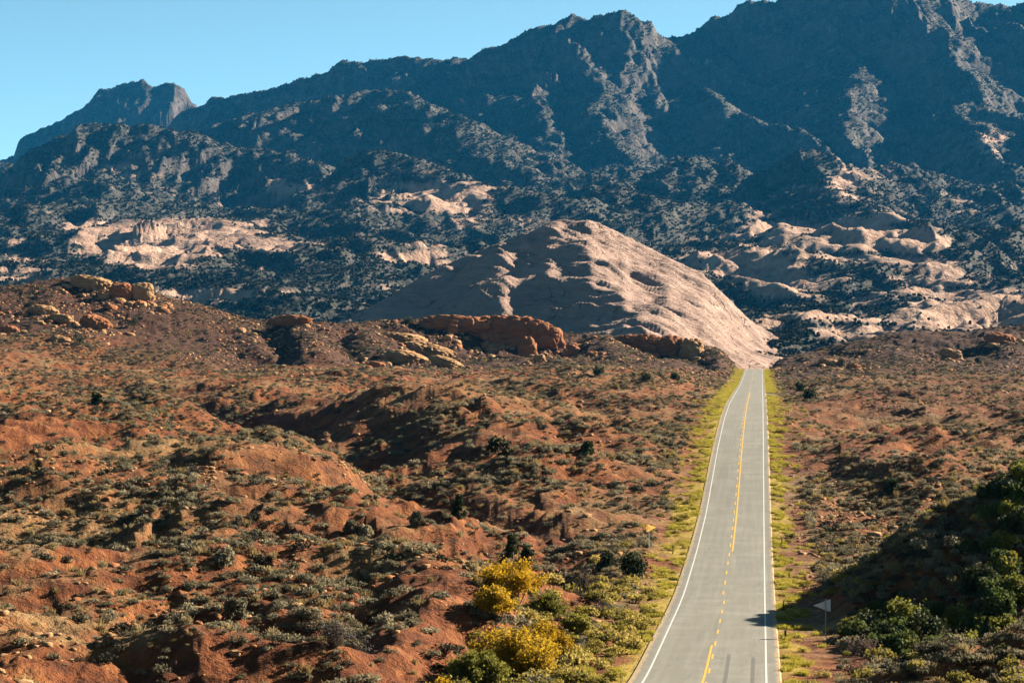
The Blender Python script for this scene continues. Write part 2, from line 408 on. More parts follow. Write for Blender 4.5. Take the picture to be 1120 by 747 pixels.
attr(me, 'brown', brown)
sx = 23 + 0*YY
gv = (sst(3.5, 5, off)*(1-sst(19, 23, off + 2*vn)))*np.exp(-((YY-590-1.0*off-3*vn)/13.0)**4)
attr(me, 'gravel', gv)
link(bpy.data.objects.new('ground', me), kind='structure')
del XX, YY, UU, HH
# wide plain below and around everything
V = np.array([(-30000,-8000,-46),(30000,-8000,-46),(30000,40000,-46),(-30000,40000,-46)], float)
me = mesh_np('terrain', V, np.array([[0,1,2,3]]), M_ground)
link(bpy.data.objects.new('terrain', me), kind='structure')

def hits(pix, Dmin=100, Dmax=1200):
    """where rays through photo pixels first meet the near ground"""
    Ds = np.concatenate([np.arange(Dmin, 400, .4), np.arange(400, Dmax, 1.5)])
    px = np.array([p[0] for p in pix])[:, None]; py = np.array([p[1] for p in pix])[:, None]
    X = (px-CX)/F*Ds[None]; Z = -(py-HY)/F*Ds[None]
    h = near(X, np.broadcast_to(Ds, X.shape))
    out = []
    for i in range(len(pix)):
        k = np.nonzero(h[i] >= Z[i])[0]; j = k[0] if len(k) else len(Ds)-1
        out.append((X[i, j], Ds[j], h[i, j]))
    return out

# ------------------------------------------------------------------ road
def strip(name, u0, u1, y0, y1, lift, mat, step=4.0, uvs=False, thick=None):
    n = max(2, int((y1-y0)/step)+1); ys = np.linspace(y0, y1, n)
    nu = 2 if (u1-u0) < 1 else 12
    us = np.linspace(u0, u1, nu)
    Y, Uu = np.meshgrid(ys, us, indexing='ij')
    Z = z_road(Y) + lift + (.04*(1-(np.abs(Uu)/4.5)))
    V = np.stack([xroad(Y)+Uu, Y, Z], -1).reshape(-1, 3); Q = grid_quads(n, nu)
    if thick:
        def skirt(j):
            nonlocal V, Q
            base = np.arange(n)*nu + j; k = len(V)
            low = V[base].copy(); low[:, 2] -= thick; low[:, 0] += (.12 if j else -.12); V = np.vstack([V, low])
            q = np.stack([base[:-1], base[1:], k+np.arange(1, n), k+np.arange(0, n-1)], -1)
            Q = np.vstack([Q, q])
        skirt(0); skirt(nu-1)
    me = mesh_np(name, V, Q, mat, False)
    if uvs:
        l = me.uv_layers.new(name='UVMap'); li = np.empty(len(me.loops), dtype=np.int32); me.loops.foreach_get('vertex_index', li)
        uu = np.stack([V[:, 0]-xroad(V[:, 1]), V[:, 1]], -1)[li]
        l.data.foreach_set('uv', uu.astype(np.float32).ravel())
    return me
road = link(bpy.data.objects.new('road', strip('road', -4.5, 4.4, -50, 1120, .0, M_asph, 2.5, True, .10)), kind='structure')
for u in (-3.62, 3.58):
    link(bpy.data.objects.new('edge_line', strip('edge_line', u-.06, u+.06, -50, 1110, .006, M_white)), road)
link(bpy.data.objects.new('solid_centre_line', strip('solid_centre_line', -.20, -.05, -50, 157, .006, M_yellow)), road)
link(bpy.data.objects.new('solid_centre_line', strip('solid_centre_line', .12, .28, 243, 620, .006, M_yellow)), road)
Vs, Qs = [], []
y = 2.0
while y < 1100:
    for a0, b0 in ((y, y+3.2),):
        k = len(Vs)
        for yy in (a0, b0):
            for uu in (.0 if y < 200 else -.2, .13 if y < 200 else -.06):
                Vs.append((float(xroad(yy))+uu+.02, yy, float(z_road(yy))+.046))
        Qs.append((k, k+1, k+3, k+2))
    y += 9.1
link(bpy.data.objects.new('broken_centre_line', mesh_np('broken_centre_line', np.array(Vs), np.array(Qs), M_yellow)), road)

# ------------------------------------------------------------------ sandstone dome
def ridge_field(X, Y, pts, slope, r, gs, gw, seed, ga=.22):
    d, z, t, side = polydist(X, Y, [P(*p) for p in pts])
    g = ridged(t/gw + side*7.3 + seed*1.7, d/(gw*2.6)+seed*2.1, 4, seed)
    return z - slope*(np.sqrt(d*d+r*r)-r)*(1+gs*.25*perlin(t/(gw*2.5)+side*3, d/(gw*4), seed+5)) - gs*np.minimum(d*ga, gw*.35)*(.9-g*.75)
def polar_mesh(D0, D1, step, u0, u1, nu):
    ys = [D0]
    while ys[-1] < D1: ys.append(ys[-1]+step(ys[-1]))
    Y, Uu = np.meshgrid(np.array(ys), np.linspace(u0, u1, nu), indexing='ij')
    return Y, Uu, Uu*Y
Y, Uu, X = polar_mesh(1240, 2250, lambda D: 3.0, (330-CX)/F, (940-CX)/F, 760)
DOME = [
    ([(430,326,1850),(474,299,1860),(509,284,1880),(551,267,1900),(586,256,1905),(602,247,1900),(625,245,1890),(650,247,1880),(668,259,1870),(690,271,1850),(718,286,1830),(740,297,1800),(762,308,1770),(780,336,1720),(800,366,1660),(822,388,1600),(842,402,1560)], .80, 58),
    ([(614,248,1890),(628,275,1790),(641,303,1700),(666,324,1620),(690,345,1560),(712,362,1500),(725,392,1430)], .68, 42),
    ([(688,275,1850),(713,308,1740),(742,340,1640),(766,382,1540),(790,410,1440)], .62, 26),
    ([(732,304,1800),(754,343,1680),(774,382,1570),(792,408,1480)], .62, 24),
]
wx = X + 12*fbm(X/90, Y/90, 3, 201); wy = Y + 12*fbm(X/90+5, Y/90, 3, 202)
H = np.full(X.shape, -60.0)
for i, (pts, s, r) in enumerate(DOME):
    hr = ridge_field(wx, wy, pts, s, r, .35, 70, 210+i, .10)
    H = smax(hr, H, 7)
# bedding ledges and joints running down the face
q = (X*.35 + Y*.25 + H*1.3)
H = H + 7*fbm(X/120+2, Y/150, 2, 228)*sst(-30, 20, H) 
q2 = (X*.55 + Y*.2 + H*1.1)
H = H + 1.6*fbm(X/38, Y/60, 3, 230) + 1.3*ridged(q/26, (Y-X)/120, 3, 235) + 2.8*ridged((X+.8*Y)/34, (X-Y)/210, 4, 239) + 1.3*np.abs(perlin(q2/11, (Y+X)/70, 237)) + .7*perlin(X/11, Y/15, 238) + .5*fbm(q/6, X/70, 2, 236)
tx = [330,387,426,450,474,509,530,551,570,586,600,614,630,645,666,690,718,740,768,792,820,844,872,895]
ty = [372,345,324,309,296,280,272,263,256,252,243,240,242,240,249,261,275,286,299,322,350,365,380,398]
sil = (HY-F*H/Y).min(axis=0); pc = Uu[0]*F+CX
dl = sil - np.interp(pc, tx, ty); dl = np.convolve(np.pad(dl, 12, mode='edge'), np.hanning(25)/np.hanning(25).sum(), mode='valid')
H = H + dl[None, :]*Y/F*sst(-30, 30, H)
me = mesh_np('sandstone_dome', np.stack([X, Y, H], -1).reshape(-1, 3), grid_quads(*X.shape), M_dome, True)
link(bpy.data.objects.new('sandstone_dome_hill', me), kind='structure')

# ------------------------------------------------------------------ mountains
Y, Uu, X = polar_mesh(1250, 9200, lambda D: 6 if D < 3000 else 9.5, -.34, .40, 1300)
def px_of(X, Y): return CX + F*X/Y
bt_x = [1250,1400,1700,2000,2500,3000,3500,4000,5000,6000,7000,9200]
bt_z = [-36,-34,-22,-4,34,88,150,215,330,420,380,150]
B = np.interp(Y, bt_x, bt_z)
wx = X + 60*fbm(X/420, Y/420, 3, 301) + 14*fbm(X/90, Y/90, 2, 303); wy = Y + 60*fbm(X/420+9, Y/420, 3, 302) + 14*fbm(X/90+4, Y/90, 2, 304)
MT = [ # crest points (px,py,D), slope, rounding, gully strength, gully width
 ([(-500,330,8200),(-200,250,8000),(0,173,7900),(17,168,7900),(26,150,7900),(52,138,7900),(83,123,7900),(115,100,7900),(140,92,7900),(153,89,7900),(163,95,7900),(181,91,7900),(195,98,7900),(205,112,7900),(225,150,7800),(260,190,7700)], .75, 10, .8, 150),
 ([(180,150,6900),(209,122,6900),(223,116,6900),(244,105,6850),(275,103,6800),(306,98,6750),(320,90,6700),(348,82,6650),(370,68,6600),(410,67,6600),(443,63,6600),(485,66,6500),(506,64,6450),(523,54,6400),(558,45,6350),(579,35,6300),(596,23,6300),(614,21,6300),(631,15,6300),(648,21,6300),(668,18,6300),(687,14,6300),(700,23,6300),(709,24,6300),(718,37,6300),(732,42,6350),(750,41,6400),(771,33,6500),(780,19,6500),(796,19,6500),(813,9,6500),(827,3,6500),(834,5,6500),(844,2,6500),(857,4,6500),(880,-8,6500),(920,-26,6500),(980,-42,6500),(1030,-25,6500),(1050,-4,6500),(1067,3,6500),(1090,3,6500),(1120,6,6500),(1180,-20,6500),(1300,-60,6500),(1450,-40,6500),(1700,0,6500)], .80, 8, 1.1, 170),
 ([(-300,290,5000),(-100,240,4900),(0,196,4800),(45,164,4800),(87,137,4800),(150,138,4800),(209,146,4750),(261,162,4700),(313,168,4650),(340,176,4600),(362,184,4500),(385,215,4400)], .52, 45, .9, 120),
 ([(200,170,5900),(250,130,5800),(300,118,5700),(370,102,5600),(433,99,5500),(474,115,5300),(500,128,5150),(523,139,5000),(545,158,4850),(558,180,4700),(580,208,4500),(605,240,4250),(630,262,4000)], .60, 30, .9, 130),
 ([(614,22,6300),(634,52,6150),(655,80,6000),(668,100,5850),(652,122,5700),(662,146,5500),(690,163,5350),(712,184,5200),(722,205,5000),(755,232,4600),(775,260,4200)], .66, 18, 1.1, 110),
 ([(600,100,6000),(585,130,5700),(600,155,5500),(612,176,5300),(640,200,5000),(672,215,4800),(700,245,4400)], .70, 18, 1.0, 90),
 ([(735,60,6300),(760,90,6050),(778,99,5900),(805,108,5800),(822,122,5750),(838,136,5650),(868,140,5500),(880,158,5400),(892,180,5200)], .72, 12, 1.0, 90),
 ([(740,262,4100),(762,240,4150),(792,216,4200),(827,195,4250),(860,175,4300),(900,162,4300),(921,169,4250),(949,195,4150),(977,209,4050),(1025,233,3900),(1070,250,3800),(1130,285,3600),(1250,330,3300)], .55, 15, 1.0, 90),
 ([(905,172,4300),(920,205,3950),(940,232,3650),(985,262,3350),(1010,290,3100)], .50, 15, .9, 70),
 ([(1000,-35,6500),(1018,21,6250),(1025,52,6050),(1053,80,5850),(1063,97,5750),(1085,112,5600),(1109,125,5500),(1150,145,5300),(1300,220,4700)], .74, 12, 1.1, 110),
 ([(1055,95,5800),(1063,122,5550),(1088,153,5250),(1110,181,5000),(1130,205,4800)], .70, 12, 1.0, 90),
 ([(940,210,5000),(983,184,4950),(1015,184,4900),(1043,195,4800),(1088,219,4600),(1120,235,4500),(1250,280,4200)], .60, 20, .9, 90),
 ([(920,-20,6500),(905,40,6200),(930,90,5900),(915,130,5600),(935,165,5300)], .80, 14, 1.2, 100),
 ([(330,235,3900),(380,200,4050),(426,166,4150),(474,193,3950),(505,198,3850),(520,206,3800),(535,221,3750),(540,245,3600),(575,285,3300)], .50, 18, .9, 70),
 ([(-100,275,3300),(30,262,3300),(110,256,3300),(165,243,3350),(230,241,3350),(268,243,3300),(285,250,3250),(330,275,3000),(370,300,2750)], .33, 30, .6, 80),
 ([(-100,300,2700),(40,290,2700),(150,300,2600),(260,312,2450),(330,330,2300)], .30, 25, .8, 60),
 ([(860,255,3300),(879,248,3250),(905,252,3150),(940,275,2950),(965,300,2750),(985,322,2600),(1010,350,2300)], .55, 14, .9, 45),
 ([(940,226,3600),(965,240,3500),(1004,251,3350),(1010,285,3000),(1030,310,2800)], .55, 14, .9, 50),
 ([(770,280,3050),(815,274,3100),(860,276,3050),(900,292,2900),(930,310,2700),(960,335,2450)], .45, 16, .9, 50),
 ([(960,350,2200),(998,335,2250),(1035,328,2300),(1053,325,2300),(1092,330,2250),(1130,328,2250),(1250,320,2250)], .50, 18, .8, 45),
 ([(880,385,1700),(914,370,1780),(935,364,1800),(955,366,1800),(975,378,1750)], .42, 15, .5, 30),
 ([(760,320,2500),(800,305,2550),(825,310,2500),(845,335,2350),(890,350,2150),(920,362,2000)], .5, 12, .9, 40),
]
H = B + 60*(fbm(X/700, Y/700, 3, 310)) * sst(1500, 4000, Y) + (8+14*sst(1800,3200,Y))*(ridged(X/190, Y/260, 4, 320)-.5)
for i, (pts, s, r, gs, gw) in enumerate(MT):
    hr = ridge_field(wx, wy, pts, s*.88, r, gs, gw, 340+7*i, .34)
    H = smax(hr, H, 10)
H = H + sst(3000, 4800, Y)*(6*ridged(X/75, Y/95, 3, 390) + 5*fbm(X/26, Y/30, 2, 395)) - 6*sst(3000,4800,Y)
low = 1-sst(2900, 3900, Y)
H = H + low*(3.2*fbm(X/42, Y/60, 3, 398))
# rounded slickrock swells in the foothills
sw = np.abs(perlin(X/70+3, Y/90, 401))
H = H + low*sst(1500, 1900, Y)*9*np.sqrt(np.maximum(sw, 1e-4))
# bare slickrock patches (photo pixel, distance, half sizes in px and m)
pxx = px_of(X, Y); pyy = HY - F*H/Y
bare = np.zeros(X.shape)
for cx, cy, rx, ry, k in ((150,268,95,26,1.2),(20,300,60,18,.5),(230,250,60,14,1.0),(225,322,95,14,.75),(320,205,45,10,.8),(470,215,75,26,.85),(455,280,60,18,.45),(185,130,20,30,.1),
                       (820,290,80,16,1.0),(930,265,85,38,.9),(1000,310,90,40,.6),(900,340,150,45,.45),(930,200,55,35,.55),(1085,155,28,26,.6),(1060,340,90,26,1.1),
                       (940,366,50,10,1.2),(770,300,40,60,.5),(600,245,40,12,.5),(130,190,70,20,.25),(180,215,60,14,.4),(1050,225,60,22,.35),(30,285,40,10,.6),(420,320,90,14,.4),(90,320,120,14,.55),(300,300,60,12,.5),(505,235,40,14,.5),(850,255,60,26,.8),(990,270,60,30,.8),(870,310,90,22,.8),(710,290,40,30,.5),(300,268,50,12,.7),(20,262,40,8,.5),(960,235,60,14,.6)):
    bare = np.maximum(bare, k*np.exp(-(((pxx-cx)/rx)**2+((pyy-cy)/ry)**2)))
bn = (fbm(X/120, Y/170, 4, 410)*.5 + fbm(X/210, H/9 + Y/500, 3, 411)*.55)*.8+.5
bare = sst(.42, .60, bare*1.05 + (bn-.5)*.75)
far_ = sst(3300, 4600, Y)
gx = np.gradient(H, axis=1)/np.maximum(1e-3, np.gradient(X, axis=1)); gy = np.gradient(H, axis=0)/np.gradient(Y, axis=0)
slope = np.sqrt(gx*gx+gy*gy)
veg = (1-bare)*(1-.75*sst(.95, 1.6, slope))
me = mesh_np('mountain', np.stack([X, Y, H], -1).reshape(-1, 3), grid_quads(*X.shape), M_mount, True)
attr(me, 'bare', bare); attr(me, 'veg', veg*.85)
link(bpy.data.objects.new('mountain', me), kind='structure')
MG = (Y[:, 0].copy(), Uu[0].copy(), H, veg)

# ------------------------------------------------------------------ plant meshes
def leaf_quads(C, N, size, r, elong=1.0):
    """one quad per centre; N preferred normal"""
    n = len(C)
    a = r.normal(size=(n, 3)) + N*.9; a /= np.linalg.norm(a, axis=1)[:, None]
    t = np.cross(a, r.normal(size=(n, 3))); t /= np.linalg.norm(t, axis=1)[:, None]
    b = np.cross(a, t)
    s = (size*(.6+.8*r.random(n)))[:, None]
    V = np.stack([C - t*s*.5 - b*s*elong*.35, C + t*s*.5 - b*s*elong*.5, C + t*s*.35 + b*s*elong*.5, C - t*s*.45 + b*s*elong*.4], 1).reshape(-1, 3)
    return V, np.arange(n*4).reshape(n, 4)
def tubes(segs, sides=4):
    V, Q = [], []
    for p0, p1, r0, r1 in segs:
        p0 = np.array(p0, float); p1 = np.array(p1, float); d = p1-p0; L = np.linalg.norm(d)
        if L < 1e-6: continue
        d /= L; a = np.cross(d, (0, 0, 1) if abs(d[2]) < .9 else (1, 0, 0)); a /= np.linalg.norm(a); b = np.cross(d, a); k = len(V)
        for p, rr in ((p0, r0), (p1, r1)):
            for j in range(sides):
                an = 2*math.pi*j/sides; V.append(p + rr*(a*math.cos(an)+b*math.sin(an)))
        for j in range(sides):
            Q.append((k+j, k+(j+1) % sides, k+sides+(j+1) % sides, k+sides+j))
    return np.array(V), np.array(Q)
def merge(parts):
    V, Q, MI, k = [], [], [], 0
    for v, q, m in parts:
        if len(v) == 0: continue
        V.append(v); Q.append(q+k); MI.append(np.full(len(q), m)); k += len(v)
    return np.vstack(V), np.vstack(Q), np.concatenate(MI)
def bush_mesh(name, mat, n, size, seed, flat=.62, lobes=5, stem=M_bark, upright=0., elong=1.0):
    r = np.random.default_rng(seed)
    cs = [(0, 0, .25, .42)] + [(.34*math.cos(a), .34*math.sin(a), r.uniform(.12, .3), r.uniform(.22, .34)) for a in r.uniform(0, 6.28, lobes)]
    C, N = [], []
    per = n//len(cs)
    for cx, cy, cz, rr in cs:
        d = r.normal(size=(per, 3)); d[:, 2] = np.abs(d[:, 2])*.9-.15; d /= np.linalg.norm(d, axis=1)[:, None]
        rad = rr*(.55+.5*r.random(per))[:, None]
        C.append(np.array([cx, cy, cz]) + d*rad*np.array([1, 1, flat+.25])); N.append(d+np.array([0, 0, upright]))
    C = np.vstack(C); N = np.vstack(N); C[:, 2] = np.maximum(C[:, 2], .02)
    v, q = leaf_quads(C, N, size, r, elong)
    segs = [((0, 0, -.15), (cx, cy, max(.1, cz)), .02, .01) for cx, cy, cz, rr in cs] + [((0, 0, -.15), (.3*math.cos(a), .3*math.sin(a), r.uniform(.2, .4)), .025, .01) for a in r.uniform(0, 6.28, 6)]
    tv, tq = tubes(segs, 3)
    V, Q, MI = merge([(v, q, 0), (tv, tq, 1)])
    return mesh_np(name, V, Q, [mat, stem], False, MI)
def grass_mesh(name, mat, n, seed, h=.5, spread=.45):
    r = np.random.default_rng(seed); V = []; 
    for i in range(n):
        a = r.uniform(0, 6.28); rd = r.uniform(0, spread*.6); x, y = rd*math.cos(a), rd*math.sin(a)
        lx = x+r.normal()*.16; ly = y+r.normal()*.16; hh = h*r.uniform(.5, 1.1); wd = r.uniform(.018, .035); an = r.uniform(0, 6.28)
        dx, dy = wd*math.cos(an), wd*math.sin(an)
        V += [(x-dx, y-dy, -.05), (x+dx, y+dy, -.05), (lx+dx*.5, ly+dy*.5, hh), (lx-dx*.5, ly-dy*.5, hh)]
    return mesh_np(name, np.array(V), np.arange(len(V)).reshape(-1, 4), mat)

def gn_scatter(name, P3, scl, rot, idx, sources, **props):
    me = bpy.data.meshes.new(name); me.vertices.add(len(P3)); me.vertices.foreach_set('co', np.ascontiguousarray(P3, dtype=np.float32).ravel())
    attr(me, 'scl', scl, 'FLOAT_VECTOR'); attr(me, 'rot', rot, 'FLOAT_VECTOR'); attr(me, 'idx', idx, 'INT')
    ob = bpy.data.objects.new(name, me); link(ob, **props)
    ng = bpy.data.node_groups.new(name, 'GeometryNodeTree')
    ng.interface.new_socket('Geometry', in_out='INPUT', socket_type='NodeSocketGeometry')
    ng.interface.new_socket('Geometry', in_out='OUTPUT', socket_type='NodeSocketGeometry')
    N = ng.nodes.new; L = ng.links.new
    gi = N('NodeGroupInput'); go = N('NodeGroupOutput'); ip = N('GeometryNodeInstanceOnPoints'); jn = N('GeometryNodeGeometryToInstance')
    def na(nm, t):
        a = N('GeometryNodeInputNamedAttribute'); a.data_type = t; a.inputs[0].default_value = nm
        return next(o for o in a.outputs if o.enabled and o.name == 'Attribute')
    for s in reversed(sources):
        oi = N('GeometryNodeObjectInfo'); oi.transform_space = 'ORIGINAL'; oi.inputs['Object'].default_value = s
        L(oi.outputs['Geometry'], jn.inputs[0])
    L(gi.outputs[0], ip.inputs['Points']); L(jn.outputs[0], ip.inputs['Instance'])
    ip.inputs['Pick Instance'].default_value = True
    L(na('idx', 'INT'), ip.inputs['Instance Index'])
    L(na('scl', 'FLOAT_VECTOR'), ip.inputs['Scale'])
    er = N('FunctionNodeEulerToRotation'); L(na('rot', 'FLOAT_VECTOR'), er.inputs[0]); L(er.outputs[0], ip.inputs['Rotation'])
    L(ip.outputs[0], go.inputs[0])
    md = ob.modifiers.new('scatter', 'NODES'); md.node_group = ng
    return ob

# ------------------------------------------------------------------ trees on the mountain
def sample_polar(n, D0, D1, u0, u1, power):
    t = rng.random(n); D = D0 + (D1-D0)*t**power
    u = rng.uniform(u0, u1, n); return D, u
def gridval(G, arr, D, u):
    ys, us = G; i = np.clip(np.searchsorted(ys, D)-1, 0, len(ys)-2); j = np.clip(((u-us[0])/(us[1]-us[0])).astype(int), 0, len(us)-2)
    fy = (D-ys[i])/(ys[i+1]-ys[i]); fu = (u-us[0])/(us[1]-us[0])-j
    return (arr[i, j]*(1-fy)*(1-fu)+arr[i+1, j]*fy*(1-fu)+arr[i, j+1]*(1-fy)*fu+arr[i+1, j+1]*fy*fu)
def far_tree_mesh(name, seed):
    r = np.random.default_rng(seed); d = r.normal(size=(46, 3)); d /= np.linalg.norm(d, axis=1)[:, None]
    C = d*np.array([.40, .40, .42])*(.6+.5*r.random(46))[:, None] + np.array([0, 0, .5])
    v, q = leaf_quads(C, d, .34, r)
    tv, tq = tubes([((0, 0, -.3), (0, 0, .5), .06, .04)], 3)
    V, Q, MI = merge([(v, q, 0), (tv, tq, 1)])
    return mesh_np(name, V, Q, [M_far, M_bark], False, MI)
n = 430000
D, u = sample_polar(n, 1500, 7900, -.30, .30, 1.15)
hz = gridval(MG[:2], MG[2], D, u); vg = gridval(MG[:2], MG[3], D, u)
cl = fbm(u*D/60, D/80, 2, 500)*.5+.5
keep = rng.random(n) < vg*np.clip(.35+cl*1.1, 0, 1)*.9 + .015
D, u, hz = D[keep], u[keep], hz[keep]
m = len(D); s = rng.uniform(1.8, 4.0, m)*(1+.2*sst(3200, 4500, D))
src = []
anchor = [(-95.0, 1560.0), (130.0, 1610.0), (230.0, 1650.0)]
for i in range(3):
    o = bpy.data.objects.new('pinyon_tree', far_tree_mesh('pinyon_tree', 600+i))
    pu, pD = [(.16, 1900.), (-.1, 2600.), (.13, 2300.)][i]
    o.location = (pu*pD, pD, float(gridval(MG[:2], MG[2], np.array([pD]), np.array([pu]))[0])); o.scale = (4, 4, 4)
    link(o, label=['dark pinyon tree on the foothill slope right of the road', 'dark pinyon tree on the foothill slope at the left', 'dark round pinyon tree among pale slickrock'][i],
         category='tree', group='pinyon trees on the far slopes')
    src.append(o)
gn_scatter('mountain_woodland', np.stack([u*D, D, hz-.3], -1), np.stack([s, s, s*rng.uniform(.7, 1.1, m)], -1),
           np.stack([0*s, 0*s, rng.uniform(0, 6.28, m)], -1), rng.integers(0, 3, m), src,
           kind='stuff', label='dark pinyon and juniper woodland speckling the mountain slopes', category='woodland')

# ------------------------------------------------------------------ boulders
def rock_mesh(name, size, seed, mat, cell=1.6, amp=.22, sub=5, flat=1.0, boxy=.5):
    import mathutils
    from mathutils import noise as mn, Vector
    bm = __import__('bmesh').new(); __import__('bmesh').ops.create_icosphere(bm, subdivisions=sub, radius=1.0)
    sx, sy, sz = size; off = Vector((seed*3.17, seed*1.3, seed*.7))
    mx = max(size)
    for v in bm.verts:
        c = v.co.copy()
        p = Vector([math.copysign(abs(a)**(1-boxy*.45), a) for a in c]); 
        w = Vector((p.x*sx, p.y*sy, p.z*sz))
        q = w*(cell/mx) + off
        ds, _ = mn.voronoi(q); f = min(1, (ds[1]-ds[0])*3.5)
        bul = (math.sqrt(max(f, 0.001))-.75)*amp*1.25 + (mn.cell(w*(2.6/mx)+off)-.5)*.07
        big = mn.fractal(w*(.9/mx)+off, 1, 2, 3)*.18
        sml = mn.fractal(w*(6/mx)+off, .8, 2, 4)*.035
        lay = math.sin((w.z/mx*18)+3*mn.noise(w*(2/mx)+off))*.012
        k = 1+bul+big+sml+lay
        v.co = Vector((w.x*k, w.y*k, max(w.z*k, -sz*.7)))
    me = bpy.data.meshes.new(name); bm.to_mesh(me); bm.free()
    for p in me.polygons: p.use_smooth = True
    me.materials.append(mat); return me
# px, py of centre, half width px, half height px, D, depth factor, mat, seed, tilt, label, cell, amp
ROCKS = [
 (560,366,62,19,985,.55,M_rock,1,4,'long rounded red sandstone outcrop in front of the pale dome, the largest on the skyline','sandstone_outcrop',4.6,.20),
 (500,356,48,11,1000,.6,M_rock,2,1,'low rounded left end of the red rock spine, beside the tan ledges','sandstone_outcrop',3.0,.16),
 (578,384,11,16,955,.9,M_rock,3,0,'upright red buttress boulder leaning on the long outcrop','boulder',1.8,.16),
 (605,376,14,17,965,.9,M_rock,4,0,'big shadowed red boulder at the right end of the long outcrop','boulder',2.0,.18),
 (541,370,9,13,955,.8,M_rock,5,-20,'leaning egg shaped red boulder under the long outcrop','boulder',1.2,.08),
 (496,362,7,7,950,.9,M_rock,6,0,'small round boulder in the shade left of the leaning boulder','boulder',1.2,.08),
 (627,385,8,9,935,.9,M_rock,7,0,'round red boulder standing apart at the foot of the outcrop','boulder',1.4,.10),
 (628,379,9,4,945,.9,M_rock,8,0,'flat cap boulder resting against the round red boulder','boulder',1.4,.10),
 (442,372,26,8,900,1.2,M_tan,9,9,'upper tan ledge of the layered slabs in front of the dark mound','sandstone_slab',4.0,.12),
 (470,384,34,9,900,1.2,M_tan,10,15,'long tilted tan slab in the middle of the layered slabs','sandstone_slab',5.0,.12),
 (440,392,30,9,900,1.2,M_tan,31,6,'broad low tan slab at the left foot of the layered slabs','sandstone_slab',4.5,.12),
 (489,398,20,7,900,1.2,M_tan,32,20,'lowest tan slab, right foot of the layered slabs','sandstone_slab',4.0,.14),
 (412,399,10,4,900,1.2,M_rock,33,8,'small red block at the left foot of the layered slabs','boulder',2.0,.14),
 (735,381,22,14,985,.8,M_rock,11,3,'dark red block outcrop on the low hill left of the road crest','sandstone_outcrop',3.0,.2),
 (757,384,15,15,965,.9,M_tan,12,6,'orange rounded boulder, right end of the outcrop near the road crest','boulder',2.0,.14),
 (700,377,32,11,1000,.6,M_rock,13,2,'shaded low red ledge on the hill left of the road crest','sandstone_outcrop',4.0,.2),
 (101,311,26,9,930,.8,M_tan,14,8,'pale ledge along the top of the left hill','sandstone_slab',3.4,.16),
 (132,321,14,12,915,.9,M_rock,15,0,'cracked orange boulder on the left hill, left of the rounder one','boulder',2.2,.18),
 (155,322,15,12,915,.9,M_tan,16,0,'smooth pale orange boulder at the right end of the left hilltop','boulder',1.3,.10),
 (47,341,17,7,850,.9,M_tan,17,10,'upper orange rock slab on the face of the left hill','sandstone_slab',2.6,.16),
 (68,349,15,6,840,.9,M_tan,18,12,'middle orange rock slab on the face of the left hill','sandstone_slab',2.6,.16),
 (104,354,19,9,835,.9,M_rock,19,14,'right hand orange rock slab on the face of the left hill','sandstone_slab',2.6,.18),
 (66,372,13,5,800,.9,M_tan,20,12,'lowest orange rock slab on the face of the left hill','sandstone_slab',2.6,.16),
 (10,362,12,6,815,.9,M_rock,21,6,'red rock slab at the left edge of the photo','sandstone_slab',2.6,.16),
 (182,334,7,3,930,.9,M_tan,22,0,'small pale rock right of the left hilltop boulders','boulder',1.6,.14),
 (1040,388,13,7,1000,.9,M_tan,23,8,'lit orange ledge on the dark hill right of the road','sandstone_slab',2.6,.18),
 (908,397,13,4,960,.9,M_tan,24,14,'thin orange ledge low on the right hill','sandstone_slab',2.6,.16),
 (935,402,10,4,940,.9,M_rock,25,12,'small orange ledge beside the thin one on the right hill','sandstone_slab',2.6,.16),
 (1095,372,18,7,1050,.9,M_rock,26,4,'dark red ledge near the top of the right hill','sandstone_outcrop',2.8,.18),
 (320,352,26,7,945,.8,M_rock,27,-2,'red caprock ledge on top of the dark rounded mound','sandstone_outcrop',3.2,.18),
 (590,392,7,5,935,.9,M_tan,28,0,'small pale block fallen below the long outcrop','boulder',1.6,.14),
 (648,388,8,4,950,.9,M_rock,29,0,'low red rock between the long outcrop and the shaded ledge','boulder',1.6,.14),
 (950,552,5,3,285,.9,M_tan,30,0,'pale stone on the bank right of the road','boulder',1.6,.14),
]
RG = hits([(q[0], q[1]+q[3]*.5) for q in ROCKS], 150, 1150)
for (px, py, hw, hh, D, df, mat, seed, tilt, lab, nm, cell, amp), hg in zip(ROCKS, RG):
    D = min(hg[1] + hh*hg[1]/F*.5, 1060) if nm != 'x' else D
    x, y, z = P(px, py, D); k = D/F
    o = bpy.data.objects.new(nm, rock_mesh(nm, (hw*k*.93, hw*k*df*.75 if hw < 40 else hw*k*df*.5, hh*k*1.0), seed, mat, cell, amp, 6 if hw > 30 else (5 if hw > 10 else 4)))
    gz = float(near(np.array([x]), np.array([y]))[0])
    o.location = (x, y, z); o.rotation_euler = (0, R(tilt), R((seed*37) % 30-15))
    link(o, label=lab, category={'boulder':'boulder'}.get(nm, 'rock outcrop'))

